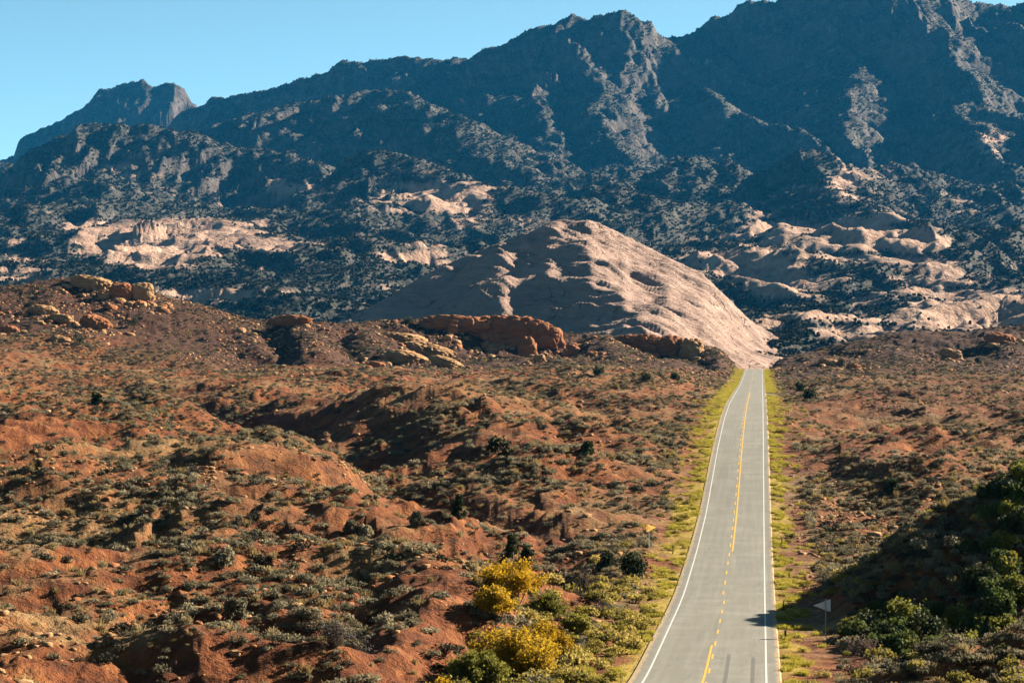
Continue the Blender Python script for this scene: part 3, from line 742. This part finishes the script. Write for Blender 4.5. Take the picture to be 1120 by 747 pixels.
# ------------------------------------------------------------------ scrub
SRC = {}
def labelled(kind, i, x, y, big):
    side = 'left' if x < xroad(y) else 'right'
    px = CX + F*x/y
    return side, px
M_pale = simple('pale_post', (.5,.48,.44), .7)
sage_me = [bush_mesh('sagebrush', M_sage, 260, .095, 700+i) for i in range(4)]
dark_me = [bush_mesh('blackbrush', M_dark, 220, .085, 720+i, .55) for i in range(3)]
rab_me = [bush_mesh('rabbitbrush', M_rabbit, 420, .085, 740+i, .75, 8, upright=.6) for i in range(4)]
straw_me = [grass_mesh('dry_grass_tuft', M_straw, 70, 760+i, .5) for i in range(3)]
green_me = [grass_mesh('grass_tuft', M_green, 80, 770+i, .34, .7) for i in range(3)]

def scatter_pts(n, D0, D1, u=.26):
    # uniform by area in the wedge
    D = np.sqrt(rng.uniform(D0*D0, D1*D1, n)); uu = rng.uniform(-u, u, n); X = uu*D
    return X, D
n = 300000
X, Y = scatter_pts(n, 105, 1090)
X2, Y2 = scatter_pts(22000, 105, 330); Y3 = rng.uniform(125, 212, 4500); X3 = Y3*rng.uniform(.14, .27, 4500)
X = np.concatenate([X, X2, X3]); Y = np.concatenate([Y, Y2, Y3])
off = X-xroad(Y); ao = np.abs(off)
dn = fbm(X/45, Y/60, 3, 801)*.5+.5; dn2 = fbm(X/9, Y/12, 2, 802)*.5+.5
p = np.clip(.14+1.5*(dn-.38)+.7*(dn2-.5), .05, 1)*(ao > 7.0+2.5*dn)
face = np.exp(-(((CX+F*X/Y)-(485-(165-Y)*1.6))/62)**4)*(Y < 171)*(Y > 120)
p = p*(1-.85*face)
hb = (off > 10) & (Y < 214) & (X/Y > .14)
p = np.where(hb, np.where(Y < 152, .45, 1.0), p); keep = rng.random(len(X)) < p
X, Y, dn = X[keep], Y[keep], dn[keep]
Z = near(X, Y); m = len(X)
typ = rng.random(m)
dk = np.clip(.14 + .10*sst(300, 500, Y) + .35*sst(760, 950, Y), 0, 1)
isdark = typ < dk; isstraw = (typ > dk) & (typ < dk+.26*(1-sst(600,1000,Y)*.5)); issage = ~isdark & ~isstraw
s = np.exp(rng.normal(-.22, .46, m))*(1-.22*sst(300, 500, Y)); s = np.clip(s, .3, 1.7)*np.where(Y < 300, .85, 1)
s = np.where(isdark, s*1.05, s)
vis = np.abs(X/Y) < .222
def split(mask, nind):
    idx = np.nonzero(mask)[0]; sc = np.where(vis[idx], s[idx]/Y[idx], 0)
    o = np.argsort(-sc); return idx[o[:nind]], idx[o[nind:]]
def place(me, nm, x, y, z, sc, lab, cat, grp, sz=1.0):
    o = bpy.data.objects.new(nm, me); o.location = (x, y, z-.03*sc); o.scale = (sc, sc, sc*sz); o.rotation_euler = (0, 0, rng.uniform(0, 6.28))
    return link(o, label=lab, category=cat, group=grp)
def zone(x, y, z=None):
    px = CX+F*x/y; r_ = xroad(y)
    if z is None: z = float(near(np.array([x]), np.array([y]))[0])
    py = HY - F*z/y
    v = 'at the bottom edge' if py > 715 else 'low down' if py > 670 else 'part way up' if py > 620 else 'higher up' if py > 560 else 'far back'
    if x > r_:
        hh = 'beside the right verge' if px < 900 else 'on the hillside right of the sign' if px < 1010 else 'on the hillside at the right edge'
    else:
        hh = ('on the red slope at the left edge' if px < 110 else 'on the red slope left of the dry hollow' if px < 230 else 'on the red knoll around the dry hollow' if px < 340
              else 'on the cutbank knoll' if px < 440 else 'at the cutbank above the golden trees' if px < 540 else 'behind the golden trees' if px < 640 else 'on the bank left of the road')
    return hh + ', ' + v
def size_word(s):
    return 'large' if s > 1.45 else 'middling' if s > 1.1 else 'small'
SC = {}
for key, mask, mes, nm, adj, grp, ni, lab in (
    ('sage', issage, sage_me, 'sagebrush', 'grey-green sagebrush', 'sagebrush dotted over the desert', 300, 'grey-green sagebrush dotting the red desert'),
    ('dark', isdark, dark_me, 'blackbrush', 'dark twiggy bush', 'dark low bushes over the desert', 80, 'dark low bushes scattered over the desert'),
    ('straw', isstraw, straw_me, 'grass_tuft', 'straw-coloured dry grass tuft', 'dry grass tufts', 0, 'straw-coloured dry grass tufts over the desert')):
    a, b = split(mask, ni)
    srcs = []
    for j, i in enumerate(a):
        o = place(mes[j % len(mes)], nm, X[i], Y[i], Z[i], s[i], size_word(s[i])+' '+adj+' '+zone(X[i], Y[i], Z[i]).replace(', at the bottom edge', ', bottom').replace('around the dry hollow', 'by the dry hollow'), 'bush', grp, rng.uniform(.75, 1.05))
        if j < len(mes): srcs.append(o)
    if not srcs:
        for k, me in enumerate(mes):
            x, y = [(-12., 150.), (-18., 172.), (-30., 190.)][k]
            srcs.append(place(me, nm, x, y, float(near(np.array([x]), np.array([y]))[0]), 1., adj+' '+zone(x, y), 'grass', grp))
    mm = len(b)
    gn_scatter({'sage':'sagebrush_scrub','dark':'low_scrub','straw':'dry_grass'}[key], np.stack([X[b], Y[b], Z[b]-.03], -1),
        np.stack([s[b], s[b], s[b]*rng.uniform(.7, 1.05, mm)], -1), np.stack([0*s[b], 0*s[b], rng.uniform(0, 6.28, mm)], -1),
        rng.integers(0, len(mes), mm), srcs, kind='stuff', label=lab, category='scrub')

# stones
def stone_mesh(name, seed, mat):
    return rock_mesh(name, (.5, .42, .3), seed, mat, 1.4, .25, 2, 1, .8)
n = 60000
X, Y = scatter_pts(n, 105, 1050)
X2, Y2 = scatter_pts(14000, 105, 300); X = np.concatenate([X, X2]); Y = np.concatenate([Y, Y2])
RX, RY = [], []
for (px, py, hw, hh, *_), hg in zip(ROCKS, RG):
    k_ = int(10 + hw*1.6); kk = hg[1]/F
    RX.append(hg[0] + rng.normal(0, 1, k_)*hw*kk*1.0); RY.append(hg[1] - 2 - np.abs(rng.normal(0, 1, k_))*(5+hw*kk*.4))
nrub = sum(len(a) for a in RX)
X = np.concatenate([X]+RX); Y = np.concatenate([Y]+RY); isr = np.zeros(len(X), bool); isr[-nrub:] = True
off = np.abs(X-xroad(Y)); dn = fbm(X/30, Y/40, 3, 830)*.5+.5
keep = (off > 7) & (isr | (rng.random(len(X)) < sst(.45, .75, dn) + .25*sst(800, 900, Y)*sst(.3,.6,dn)))
X, Y, isr = X[keep], Y[keep], isr[keep]; Z = near(X, Y); m = len(X); ss_ = np.exp(rng.normal(-1.05, .5, m))*(1+.9*sst(500, 900, Y)); ss_ = np.clip(ss_, .12, 2.2)*np.where(isr, 2.2, 1)
srcs = []
for k, (x, y) in enumerate([(-22., 168.), (40., 262.), (-60., 300.)]):
    srcs.append(place(stone_mesh('stone', 40+k, [M_tan, M_rock, M_tan][k]), 'stone', x, y, float(near(np.array([x]), np.array([y]))[0]), .6, 'small weathered sandstone chunk '+zone(x, y), 'stone', 'loose sandstone chunks'))
gn_scatter('scattered_stones', np.stack([X, Y, Z], -1), np.stack([ss_, ss_, ss_], -1), np.stack([0*ss_, 0*ss_, rng.uniform(0, 6.28, m)], -1), rng.integers(0, 3, m), srcs,
           kind='stuff', label='loose sandstone chunks strewn over the red soil', category='stones')

# verge grass
n = 20000
Y = np.sqrt(rng.uniform(100**2, 1030**2, n)); side = rng.choice([-1, 1], n); o_ = 4.7 + np.abs(rng.normal(0, 1, n))*np.where(side < 0, 1.9, 1.3)*(.35+1.2*np.clip(perlin(Y/9, side*3., 844)+.5, 0, 1))
X = xroad(Y) + side*o_; Z = near(X, Y); sz = rng.uniform(.45, 1.05, n)
keep = (fbm(X/3, Y/6, 3, 840) > -.05) & ~((side > 0) & (np.abs(Y-590-o_) < 14))
X, Y, Z, sz = X[keep], Y[keep], Z[keep], sz[keep]; m = len(X)
srcs = [place(me, 'grass_tuft', float(xroad(y))-5.6, y, float(near(np.array([float(xroad(y))-5.6]), np.array([y]))[0]), 1., 'yellow-green grass tuft at the left edge of the road', 'grass', 'verge grass tufts') for me, y in zip(green_me, (141., 160., 182.))]
gn_scatter('verge_grass', np.stack([X, Y, Z], -1), np.stack([sz, sz, sz], -1), np.stack([0*sz, 0*sz, rng.uniform(0, 6.28, m)], -1), rng.integers(0, 3, m), srcs,
           kind='stuff', label='yellow-green grass strip along both road edges', category='grass')

# rabbitbrush by the road
cand = []
def add_rab(n, D0, D1, o0, o1, s0, s1):
    Y = rng.uniform(D0, D1, n); X = xroad(Y) + rng.uniform(o0, o1, n); cand.extend(zip(X, Y, rng.uniform(s0, s1, n)))
add_rab(165, 118, 215, -15.5, -5.4, .8, 1.8)
add_rab(30, 195, 250, -14, -6, .9, 1.8)
add_rab(50, 240, 480, -9.5, -5.4, .6, 1.2)
add_rab(26, 125, 240, 6.0, 12, .6, 1.2)
add_rab(46, 118, 150, 12, 32, .8, 1.5)
add_rab(30, 240, 480, 6, 12, .6, 1.2)
add_rab(130, 120, 215, 9, 36, .8, 1.6)
X = np.array([c[0] for c in cand]); Y = np.array([c[1] for c in cand]); S = np.array([c[2] for c in cand]); Z = near(X, Y)
okr = []
for i in range(len(X)):
    o_ = X[i]-xroad(Y[i])
    if o_ > 5 and abs(Y[i]-163) < 10 and o_ < 11: continue
    if 205 < Y[i] < 247 and abs((CX+F*X[i]/Y[i])-713) < 20: continue
    if abs(X[i]/Y[i]) < .222 or len(okr) < 4: okr.append(i)
okr.sort(key=lambda i: -S[i]/Y[i])
rest = np.array(okr[290:], int); okr = okr[:290]
for i in okr:
    o_ = X[i]-xroad(Y[i])
    if o_ > 5 and abs(Y[i]-163) < 10 and o_ < 11: continue
    if 215 < Y[i] < 247 and abs((CX+F*X[i]/Y[i])-713) < 17: continue
    lab = 'yellow rabbitbrush ' + ('in the left bank thicket' if o_ < 0 and Y[i] < 250 else 'beside the left edge of the far road' if o_ < 0
          else 'on the right verge' if o_ < 12 else 'on the shaded right hillside')
    lab = size_word(S[i]) + ' ' + lab + ('' if o_ > 12 else ', ' + ('low in the picture' if Y[i] < 138 else 'beside the near road shadow' if Y[i] < 165 else 'level with the white sign top' if Y[i] < 200 else 'level with the orange sign' if Y[i] < 260 else 'half way to the crest' if Y[i] < 340 else 'well toward the crest'))
    q_ = place(rab_me[i % 4], 'rabbitbrush', X[i], Y[i], Z[i], S[i], lab, 'bush', 'rabbitbrush beside the road')

if len(rest):
    rsrc = [o for o in COL.objects if o.name.startswith('rabbitbrush')][:1]
    sr = S[rest]
    gn_scatter('rabbitbrush_thicket', np.stack([X[rest], Y[rest], Z[rest]-.03], -1), np.stack([sr, sr, sr], -1), np.stack([0*sr, 0*sr, rng.uniform(0, 6.28, len(rest))], -1),
               np.zeros(len(rest), int), rsrc, kind='stuff', label='smaller yellow-green rabbitbrush strung along the far verges', category='scrub')
# ------------------------------------------------------------------ trees and tall shrubs
def crown_tree(seed, h, wd, leafmat, nleaf, size, style):
    r = np.random.default_rng(seed); segs = []; C = []; N = []
    if style == 'juniper':
        segs.append(((0, 0, -.4), (0, 0, h*.45), .14*h/3, .08*h/3))
        nl = 16
        for i in range(nl):
            a = r.uniform(0, 6.28); zf = r.uniform(.12, .9); rad = wd*.5*math.sqrt(max(.05, 1-(max(0, zf-.35)/.68)**2))*r.uniform(.4, .8)
            c = np.array([rad*math.cos(a), rad*math.sin(a), h*zf]); rr = wd*r.uniform(.15, .25)
            segs.append(((0, 0, h*max(.05, zf-.25)), tuple(c), .05, .02))
            k = nleaf//nl; d = r.normal(size=(k, 3)); d /= np.linalg.norm(d, axis=1)[:, None]
            C.append(c + d*rr*(.45+.65*r.random(k))[:, None]*np.array([1, 1, 1.15])); N.append(d)
    elif style == 'cone':
        segs.append(((0, 0, -.4), (0, 0, h*.9), .12, .03))
        k = nleaf; t = r.random(k)**.75; a = r.uniform(0, 6.28, k)
        rad = wd*.5*(1-t)*(.35+.7*r.random(k))*(1+.3*np.sin(a*3+t*9)); C.append(np.stack([rad*np.cos(a), rad*np.sin(a), h*(.05+.95*t)], -1)); N.append(np.stack([np.cos(a), np.sin(a), .4+0*a], -1))
    elif style == 'vase':
        nb = 26
        for i in range(nb):
            a = r.uniform(0, 6.28); sp = r.uniform(.05, 1)**.7; top = np.array([wd*.5*sp*math.cos(a), wd*.5*sp*math.sin(a), h*(1-.42*sp*sp)*r.uniform(.8, 1.03)])
            mid = top*np.array([.45, .45, .55]); segs += [((r.normal()*.15, r.normal()*.15, -.3), tuple(mid), .06, .035), (tuple(mid), tuple(top), .035, .012)]
            k = nleaf//nb; t = r.uniform(.15, 1.05, k)[:, None]; b = mid*(1-t)+top*t
            C.append(b + r.normal(size=(k, 3))*np.array([.32, .32, .26])*wd/6); N.append(r.normal(size=(k, 3))*.4+np.array([0, 0, .6]))
    elif style == 'twigs':
        nb = 70
        for i in range(nb):
            a = r.uniform(0, 6.28); sp = r.uniform(.05, 1); top = np.array([wd*.5*sp*math.cos(a), wd*.5*sp*math.sin(a), h*(1-.45*sp)*r.uniform(.7, 1)])
            mid = top*.5 + r.normal(size=3)*.08*h; segs += [((0, 0, -.2), tuple(mid), .03, .018), (tuple(mid), tuple(top), .018, .006)]
            for _ in range(3):
                q = mid*.4+top*.6+r.normal(size=3)*.16*h*np.array([1, 1, .6]); segs.append((tuple(mid*.5+top*.5), tuple(q), .012, .005))
            k = nleaf//nb
            if k: C.append(top + r.normal(size=(k, 3))*.12*wd); N.append(r.normal(size=(k, 3)))
    if C:
        C = np.vstack(C); N = np.vstack(N); C[:, 2] = np.maximum(C[:, 2], .03)
        cv, cq = leaf_quads(C, N, size, r, 1.2)
        crown = mesh_np('crown', cv, cq, leafmat)
    else: crown = None
    tv, tq = tubes(segs, 5); trunk = mesh_np('trunk', tv, tq, M_bark)
    return crown, trunk
CACHE = {}
def plant(nm, px, py, wpx, hpx, leafmat, style, lab, cat, grp=None, nleaf=2600, size=.14, D=None):
    if D is None: x, y, z = hits([(px, py)])[0]
    else:
        y = D; x = (px-CX)/F*D; z = float(near(np.array([x]), np.array([y]))[0])
    W = wpx*y/F; Hh = hpx*y/F
    e = bpy.data.objects.new(nm, None); e.location = (x, y, z-.05); e.empty_display_size = .3
    link(e, label=lab, category=cat, group=grp)
    if y > 300: nleaf, size = nleaf//3, size*1.9
    c, t = crown_tree(abs(hash((int(px), int(py)))) % 99991 if False else int(px*7+py*13), Hh, W, leafmat, nleaf, size, style)
    if c: link(bpy.data.objects.new('crown', c), e)
    link(bpy.data.objects.new('trunk', t), e)
    return e
G1 = 'golden shrubby trees in the wash'
plant('willow_tree', 562, 745, 105, 66, M_willow, 'vase', 'largest golden-leaved tree in the wash at the bottom, dark olive below', 'tree', G1, 17000, .10, 140)
plant('willow_tree', 596, 720, 66, 54, M_willow, 'vase', 'golden tree right of the largest golden tree', 'tree', G1, 8000, .10, 150)
plant('willow_tree', 562, 700, 84, 46, M_willow, 'vase', 'golden tree behind the largest, beside the red cutbank', 'tree', G1, 11000, .10, 160)
plant('willow_tree', 600, 682, 52, 36, M_olive, 'vase', 'olive-green tree behind the golden trees', 'tree', G1, 6000, .10, 168)
plant('willow_tree', 522, 750, 66, 48, M_olive, 'vase', 'dark olive tree in shade left of the largest golden tree', 'tree', G1, 9000, .10, 136)
plant('willow_tree', 480, 765, 44, 34, M_willow, 'vase', 'low golden bush cut by the bottom edge', 'tree', G1, 4000, .10, 130)
plant('willow_tree', 632, 690, 40, 30, M_olive, 'vase', 'small olive tree at the right end of the golden trees', 'tree', G1, 4000, .10, 163)
plant('willow_tree', 540, 700, 50, 40, M_willow, 'vase', 'leftmost golden tree, against the foot of the red cutbank', 'tree', G1, 5000, .10, 152)
J = 'dark junipers'
for k, (px, py, wv, hv, lab) in enumerate([
    (875,428,13,9,'upper of two round dark junipers right of the far road'),
    (887,438,17,11,'lower of two round dark junipers right of the far road'),
    (545,500,26,24,'dark round juniper on the rim of the shaded gully'),
    (642,498,16,14,'small round juniper on the slope left of the road'),
    (655,412,14,9,'dark juniper below the shaded rock ledge'),
    (708,417,14,10,'dark juniper on the flat left of the road crest'),
    (738,416,11,7,'small dark juniper nearest the left of the road crest'),
    (448,356,12,8,'juniper on the ridge left of the long outcrop'),
    (86,378,15,12,'juniper on the face of the left hill under the slabs'),
    (144,360,16,13,'juniper in the hollow below the left hilltop boulders'),
    (106,444,12,12,'lone green juniper on the left flats'),
    (974,541,18,16,'round juniper on the slope right of the road'),
    (502,566,15,26,'narrow juniper in the dark gully'),
    (561,614,17,30,'tall narrow juniper in the central wash'),
    (577,625,14,24,'second narrow juniper in the central wash, right of the tall one'),
    (692,632,34,26,'dark shaded juniper behind the rabbitbrush left of the road'),
    (665,622,24,18,'low dark juniper left of the shaded one by the road'),
    (455,575,15,14,'grey-green shrub on the gully bank'),
    (400,590,18,12,'low spreading bush on top of the red knoll, right of the crest bush'),
    (245,620,26,18,'tall grey-green bush in a hollow of the lower left hill'),
    (258,676,26,20,'grey-green bush on the lower left hill'),
    (385,583,18,12,'grey-green bush at the crest of the red knoll'),
    (1070,398,10,7,'small juniper at the foot of the right hill'),
    (920,400,9,6,'tiny juniper beside the orange ledge on the right hill')]):
    soft = (px, py) in ((400,590), (245,620), (258,676), (385,583), (455,575))
    plant('desert_shrub' if soft else 'juniper_tree', px, py, wv, hv, M_sage if soft else M_juni, 'juniper', lab, 'bush' if soft else 'tree', None if soft else J, 1500, .16)
HB = []
rr = np.random.default_rng(5)
for D_, a_, b_, n_ in ((150, 975, 1110, 6), (158, 950, 1110, 9), (166, 945, 1125, 10), (174, 945, 1125, 9), (181, 980, 1130, 8), (189, 1010, 1130, 6), (197, 1040, 1130, 4), (140, 1060, 1120, 3), (146, 1000, 1125, 5), (154, 965, 1125, 6), (170, 990, 1125, 8), (178, 1000, 1125, 7), (185, 1030, 1130, 6)):
    for k in range(n_):
        q_ = (a_+(b_-a_)*(k+rr.uniform(.1, .9))/n_, D_+rr.uniform(-3, 3), rr.uniform(28, 50))
        if q_[0] > (985 if q_[1] < 168 else 1052 if q_[1] < 176 else 1078) or q_[1] < 158: HB.append(q_)
HB += [(938,160,40),(955,163,52),(972,158,46),(985,164,56),(1000,160,50),(950,170,40),(968,172,46),(930,167,30),(990,152,44),(1012,155,52)]
for k, (px, D, wv) in enumerate(HB):
    hz_ = 'just behind the white triangular sign' if px < 960 else 'in the middle of the shaded hillside' if px < 1030 else 'toward the right photo edge' if px < 1085 else 'at the right photo edge'
    vv = 'on the lowest row' if D < 155 else 'on the lower hillside' if D < 168 else 'on the upper hillside' if D < 184 else 'on the hillside rim'
    wv *= 160/D
    plant('juniper_tree', px, 0, wv, wv*rr.uniform(.45, .72)*(.42 if D > 176 or px < 1030 and D > 168 else .95), (M_juni_lit if k % 2 else M_juni) if k % 4 else M_olive, 'juniper', ('dark juniper bush ' if k % 4 else 'olive-green bush ')+vv+' '+hz_, 'tree', 'bushes on the shaded right hillside', 2200, .16, D)
plant('pine_tree', 1102, 0, 38, 66, M_juni, 'cone', 'pointed young green conifer near the right edge', 'tree', None, 2600, .15, 139)
plant('pine_tree', 1080, 0, 26, 30, M_juni, 'cone', 'smaller pointed conifer left of the pointed young one', 'tree', None, 1600, .13, 136)
D2 = 'dry leafless shrubs'
for px, D, wv, hv, mt, lab in [(1040,142,64,40,M_dry,'large dry pinkish-brown shrub on the right bank'), (1010,146,36,30,M_dry,'smaller dry pinkish shrub left of the large one'),
    (945,150,36,20,M_dry,'tan dry shrub below the big juniper'), (385,140,40,34,M_grey,'bare grey branching shrub at the bottom left of the wash'), (366,134,34,30,M_grey,'bare dark shrub at the bottom beside the red bank'),
    (640,205,34,26,M_grey,'grey leafless shrub behind the rabbitbrush thicket'), (545,200,30,20,M_grey,'bare grey shrub above the golden trees'), (660,178,34,16,M_grey,'grey twiggy shrub in the rabbitbrush thicket')]:
    plant('dry_shrub', px, 0, wv, hv, mt, 'twigs', lab, 'bush', D2, 700, .07, D)
# dead snag pole and forked dead tree
def snag(px, py, hpx, forks, lab, D=None):
    if D is None: x, y, z = hits([(px, py)])[0]
    else:
        y = D; x = (px-CX)/F*D; z = float(near(np.array([x]), np.array([y]))[0])
    Hh = hpx*y/F
    segs = [((0, 0, -.4), (.03, 0, Hh*.5), .11, .09), ((.03, 0, Hh*.5), (0, .02, Hh), .09, .05)]
    r = np.random.default_rng(int(px))
    for i in range(forks):
        a = r.uniform(0, 6.28); b = r.uniform(.3, .9); L = Hh*r.uniform(.3, .6)
        p0 = np.array([.02, 0, Hh*b*.8]); p1 = p0 + np.array([math.cos(a)*L*.6, math.sin(a)*L*.6, L*.5]); p2 = p1 + np.array([math.cos(a)*.1, .1, .45])*L
        segs += [(p0, p1, .05, .035), (p1, p2, .035, .012)]
    v, q = tubes(segs, 7)
    o = bpy.data.objects.new('dead_tree', mesh_np('dead_tree', v, q, simple('charred_bark', (.05,.04,.035), .95, .1))); o.location = (x, y, z)
    link(o, label=lab, category='dead tree')
snag(617, 0, 40, 0, 'straight black dead trunk standing behind the golden trees', 186)
snag(634, 0, 34, 7, 'forked black dead tree right of the straight dead trunk', 190)

# ------------------------------------------------------------------ signs and posts
M_alu = simple('bare_aluminium', (.62,.64,.66), .45, .5)
M_steel = simple('galvanised_steel', (.30,.31,.30), .6, .5)
M_signy = simple('yellow_sign_face', (.85,.42,.02), .5, .4)
M_black = simple('black_lettering', (.02,.02,.02), .6, .3)
M_post = simple('brown_post', (.10,.06,.045), .8, .2)
M_refl = simple('white_reflector', (.75,.75,.72), .4, .5)
def slab(name, poly, y0, y1, mat):
    """polygon in XZ extruded along Y"""
    n = len(poly); bm = __import__('bmesh').new()
    a = [bm.verts.new((x, y0, z)) for x, z in poly]; b = [bm.verts.new((x, y1, z)) for x, z in poly]
    bm.faces.new(a); bm.faces.new(b[::-1])
    for i in range(n): bm.faces.new((a[i], b[i], b[(i+1) % n], a[(i+1) % n]))
    __import__('bmesh').ops.recalc_face_normals(bm, faces=bm.faces)
    me = bpy.data.meshes.new(name); bm.to_mesh(me); bm.free(); me.materials.append(mat); return me
def pennant(px, D, ztop, post_h, pointing, face, lab, w_=1.0, h_=.8, rotz=0):
    x = (px-CX)/F*D; z = float(near(np.array([x]), np.array([D]))[0])
    e = bpy.data.objects.new('pennant_sign', None); e.location = (x, D, z); e.rotation_euler = (0, 0, rotz); link(e, label=lab, category='road sign')
    H_ = post_h
    s_ = pointing
    pl = slab('sign_panel', [(-s_*w_*.28, H_-.02), (s_*w_*.72, H_-h_/2), (-s_*w_*.28, H_-h_+.02)], -.02, -.002, face)
    link(bpy.data.objects.new('sign_panel', pl), e)
    pv = slab('post', [(-.035, -.5), (.035, -.5), (.035, H_), (-.035, H_)], .002 if s_ > 0 else -.085, .06 if s_ > 0 else -.025, M_steel)
    link(bpy.data.objects.new('post', pv), e)
    for zz in (H_-.2, H_-.6):
        link(bpy.data.objects.new('bolt', slab('bolt', [(-.02, zz), (.02, zz), (.02, zz+.04), (-.02, zz+.04)], -.10 if s_ < 0 else -.03, -.086 if s_ < 0 else -.021, M_steel)), e)
    return e, H_, w_, h_
e1, _, _, _ = pennant(903, 164, 0, 2.75, -1, M_alu, 'white triangular back of a pennant sign on a thin post right of the road', 1.25, .95)
e2, H_, w_, h_ = pennant(710, 246, 0, 2.7, 1, M_signy, 'orange-yellow pennant sign among the bushes left of the road', 1.45, .95, R(42))
bd = slab('border', [(-.30, H_-.05), (-.26, H_-.09), (-.26, H_-.81), (-.30, H_-.85)], -.025, -.0205, M_black)
link(bpy.data.objects.new('border', bd), e2)
for txt, zz, sz in (('NO', .36, .13), ('PASSING', .50, .11), ('ZONE', .64, .13)):
    c = bpy.data.curves.new('lettering', 'FONT'); c.body = txt; c.size = sz; c.extrude = .001; c.align_x = 'LEFT'
    o = bpy.data.objects.new('lettering', c); COL.objects.link(o)
    dg = bpy.context.evaluated_depsgraph_get(); tm = bpy.data.meshes.new_from_object(o.evaluated_get(dg)); bpy.data.objects.remove(o)
    tm.name = 'lettering'; tm.materials.clear(); tm.materials.append(M_black)
    o = bpy.data.objects.new('lettering', tm); o.rotation_euler = (R(90), 0, 0); o.location = (-.23, -.0225, H_-zz-.02); link(o, e2)
def marker(px, D, h, lab, refl=True, wd=.05, mat=None):
    x = (px-CX)/F*D; z = float(near(np.array([x]), np.array([D]))[0])
    e = bpy.data.objects.new('delineator_post', None); e.location = (x, D, z); link(e, label=lab, category='road post', group='road edge posts')
    link(bpy.data.objects.new('post', slab('post', [(-wd, -.3), (wd, -.3), (wd, h-.03), (wd*.7, h), (-wd*.7, h), (-wd, h-.03)], -.02, .02, mat or M_post)), e)
    if refl: link(bpy.data.objects.new('reflector', slab('reflector', [(-wd*.7, h-.16), (wd*.7, h-.16), (wd*.7, h-.06), (-wd*.7, h-.06)], -.026, -.0205, M_refl)), e)
marker(859, 162, .85, 'dark post at the right road edge where the sign shadow falls', True, .07)
marker(857, 188, .8, 'thin post at the right verge, above the dark post')
marker(863, 218, .8, 'third thin post up the right verge')
marker(855, 250, 1.0, 'farthest brown post on the right verge')
marker(702, 158, .9, 'thin post among the rabbitbrush at the left road edge')
marker(736, 242, 1.0, 'thin post at the left road edge near the orange sign')
marker(912, 640, 3.2, 'pale slim post standing on the far flats right of the road', False, .2, M_pale)

# ------------------------------------------------------------------ air
me = slab('haze', [(-9000, -47), (9000, -47), (9000, 1500), (-9000, 1500)], -400, 12000, M_ground)
hz_m = bpy.data.materials.new('haze_air'); hz_m.use_nodes = True; t = hz_m.node_tree; t.nodes.clear()
pv = t.nodes.new('ShaderNodeVolumePrincipled'); pv.inputs['Color'].default_value = (.03,.42,1.0,1); pv.inputs['Density'].default_value = 1.25e-5; pv.inputs['Anisotropy'].default_value = .0
mo = t.nodes.new('ShaderNodeOutputMaterial'); t.links.new(pv.outputs[0], mo.inputs['Volume'])
me.materials.clear(); me.materials.append(hz_m)
link(bpy.data.objects.new('haze', me), kind='stuff', label='thin blue air between the camera and the mountains', category='haze')
print('verts done', len(bpy.data.objects))
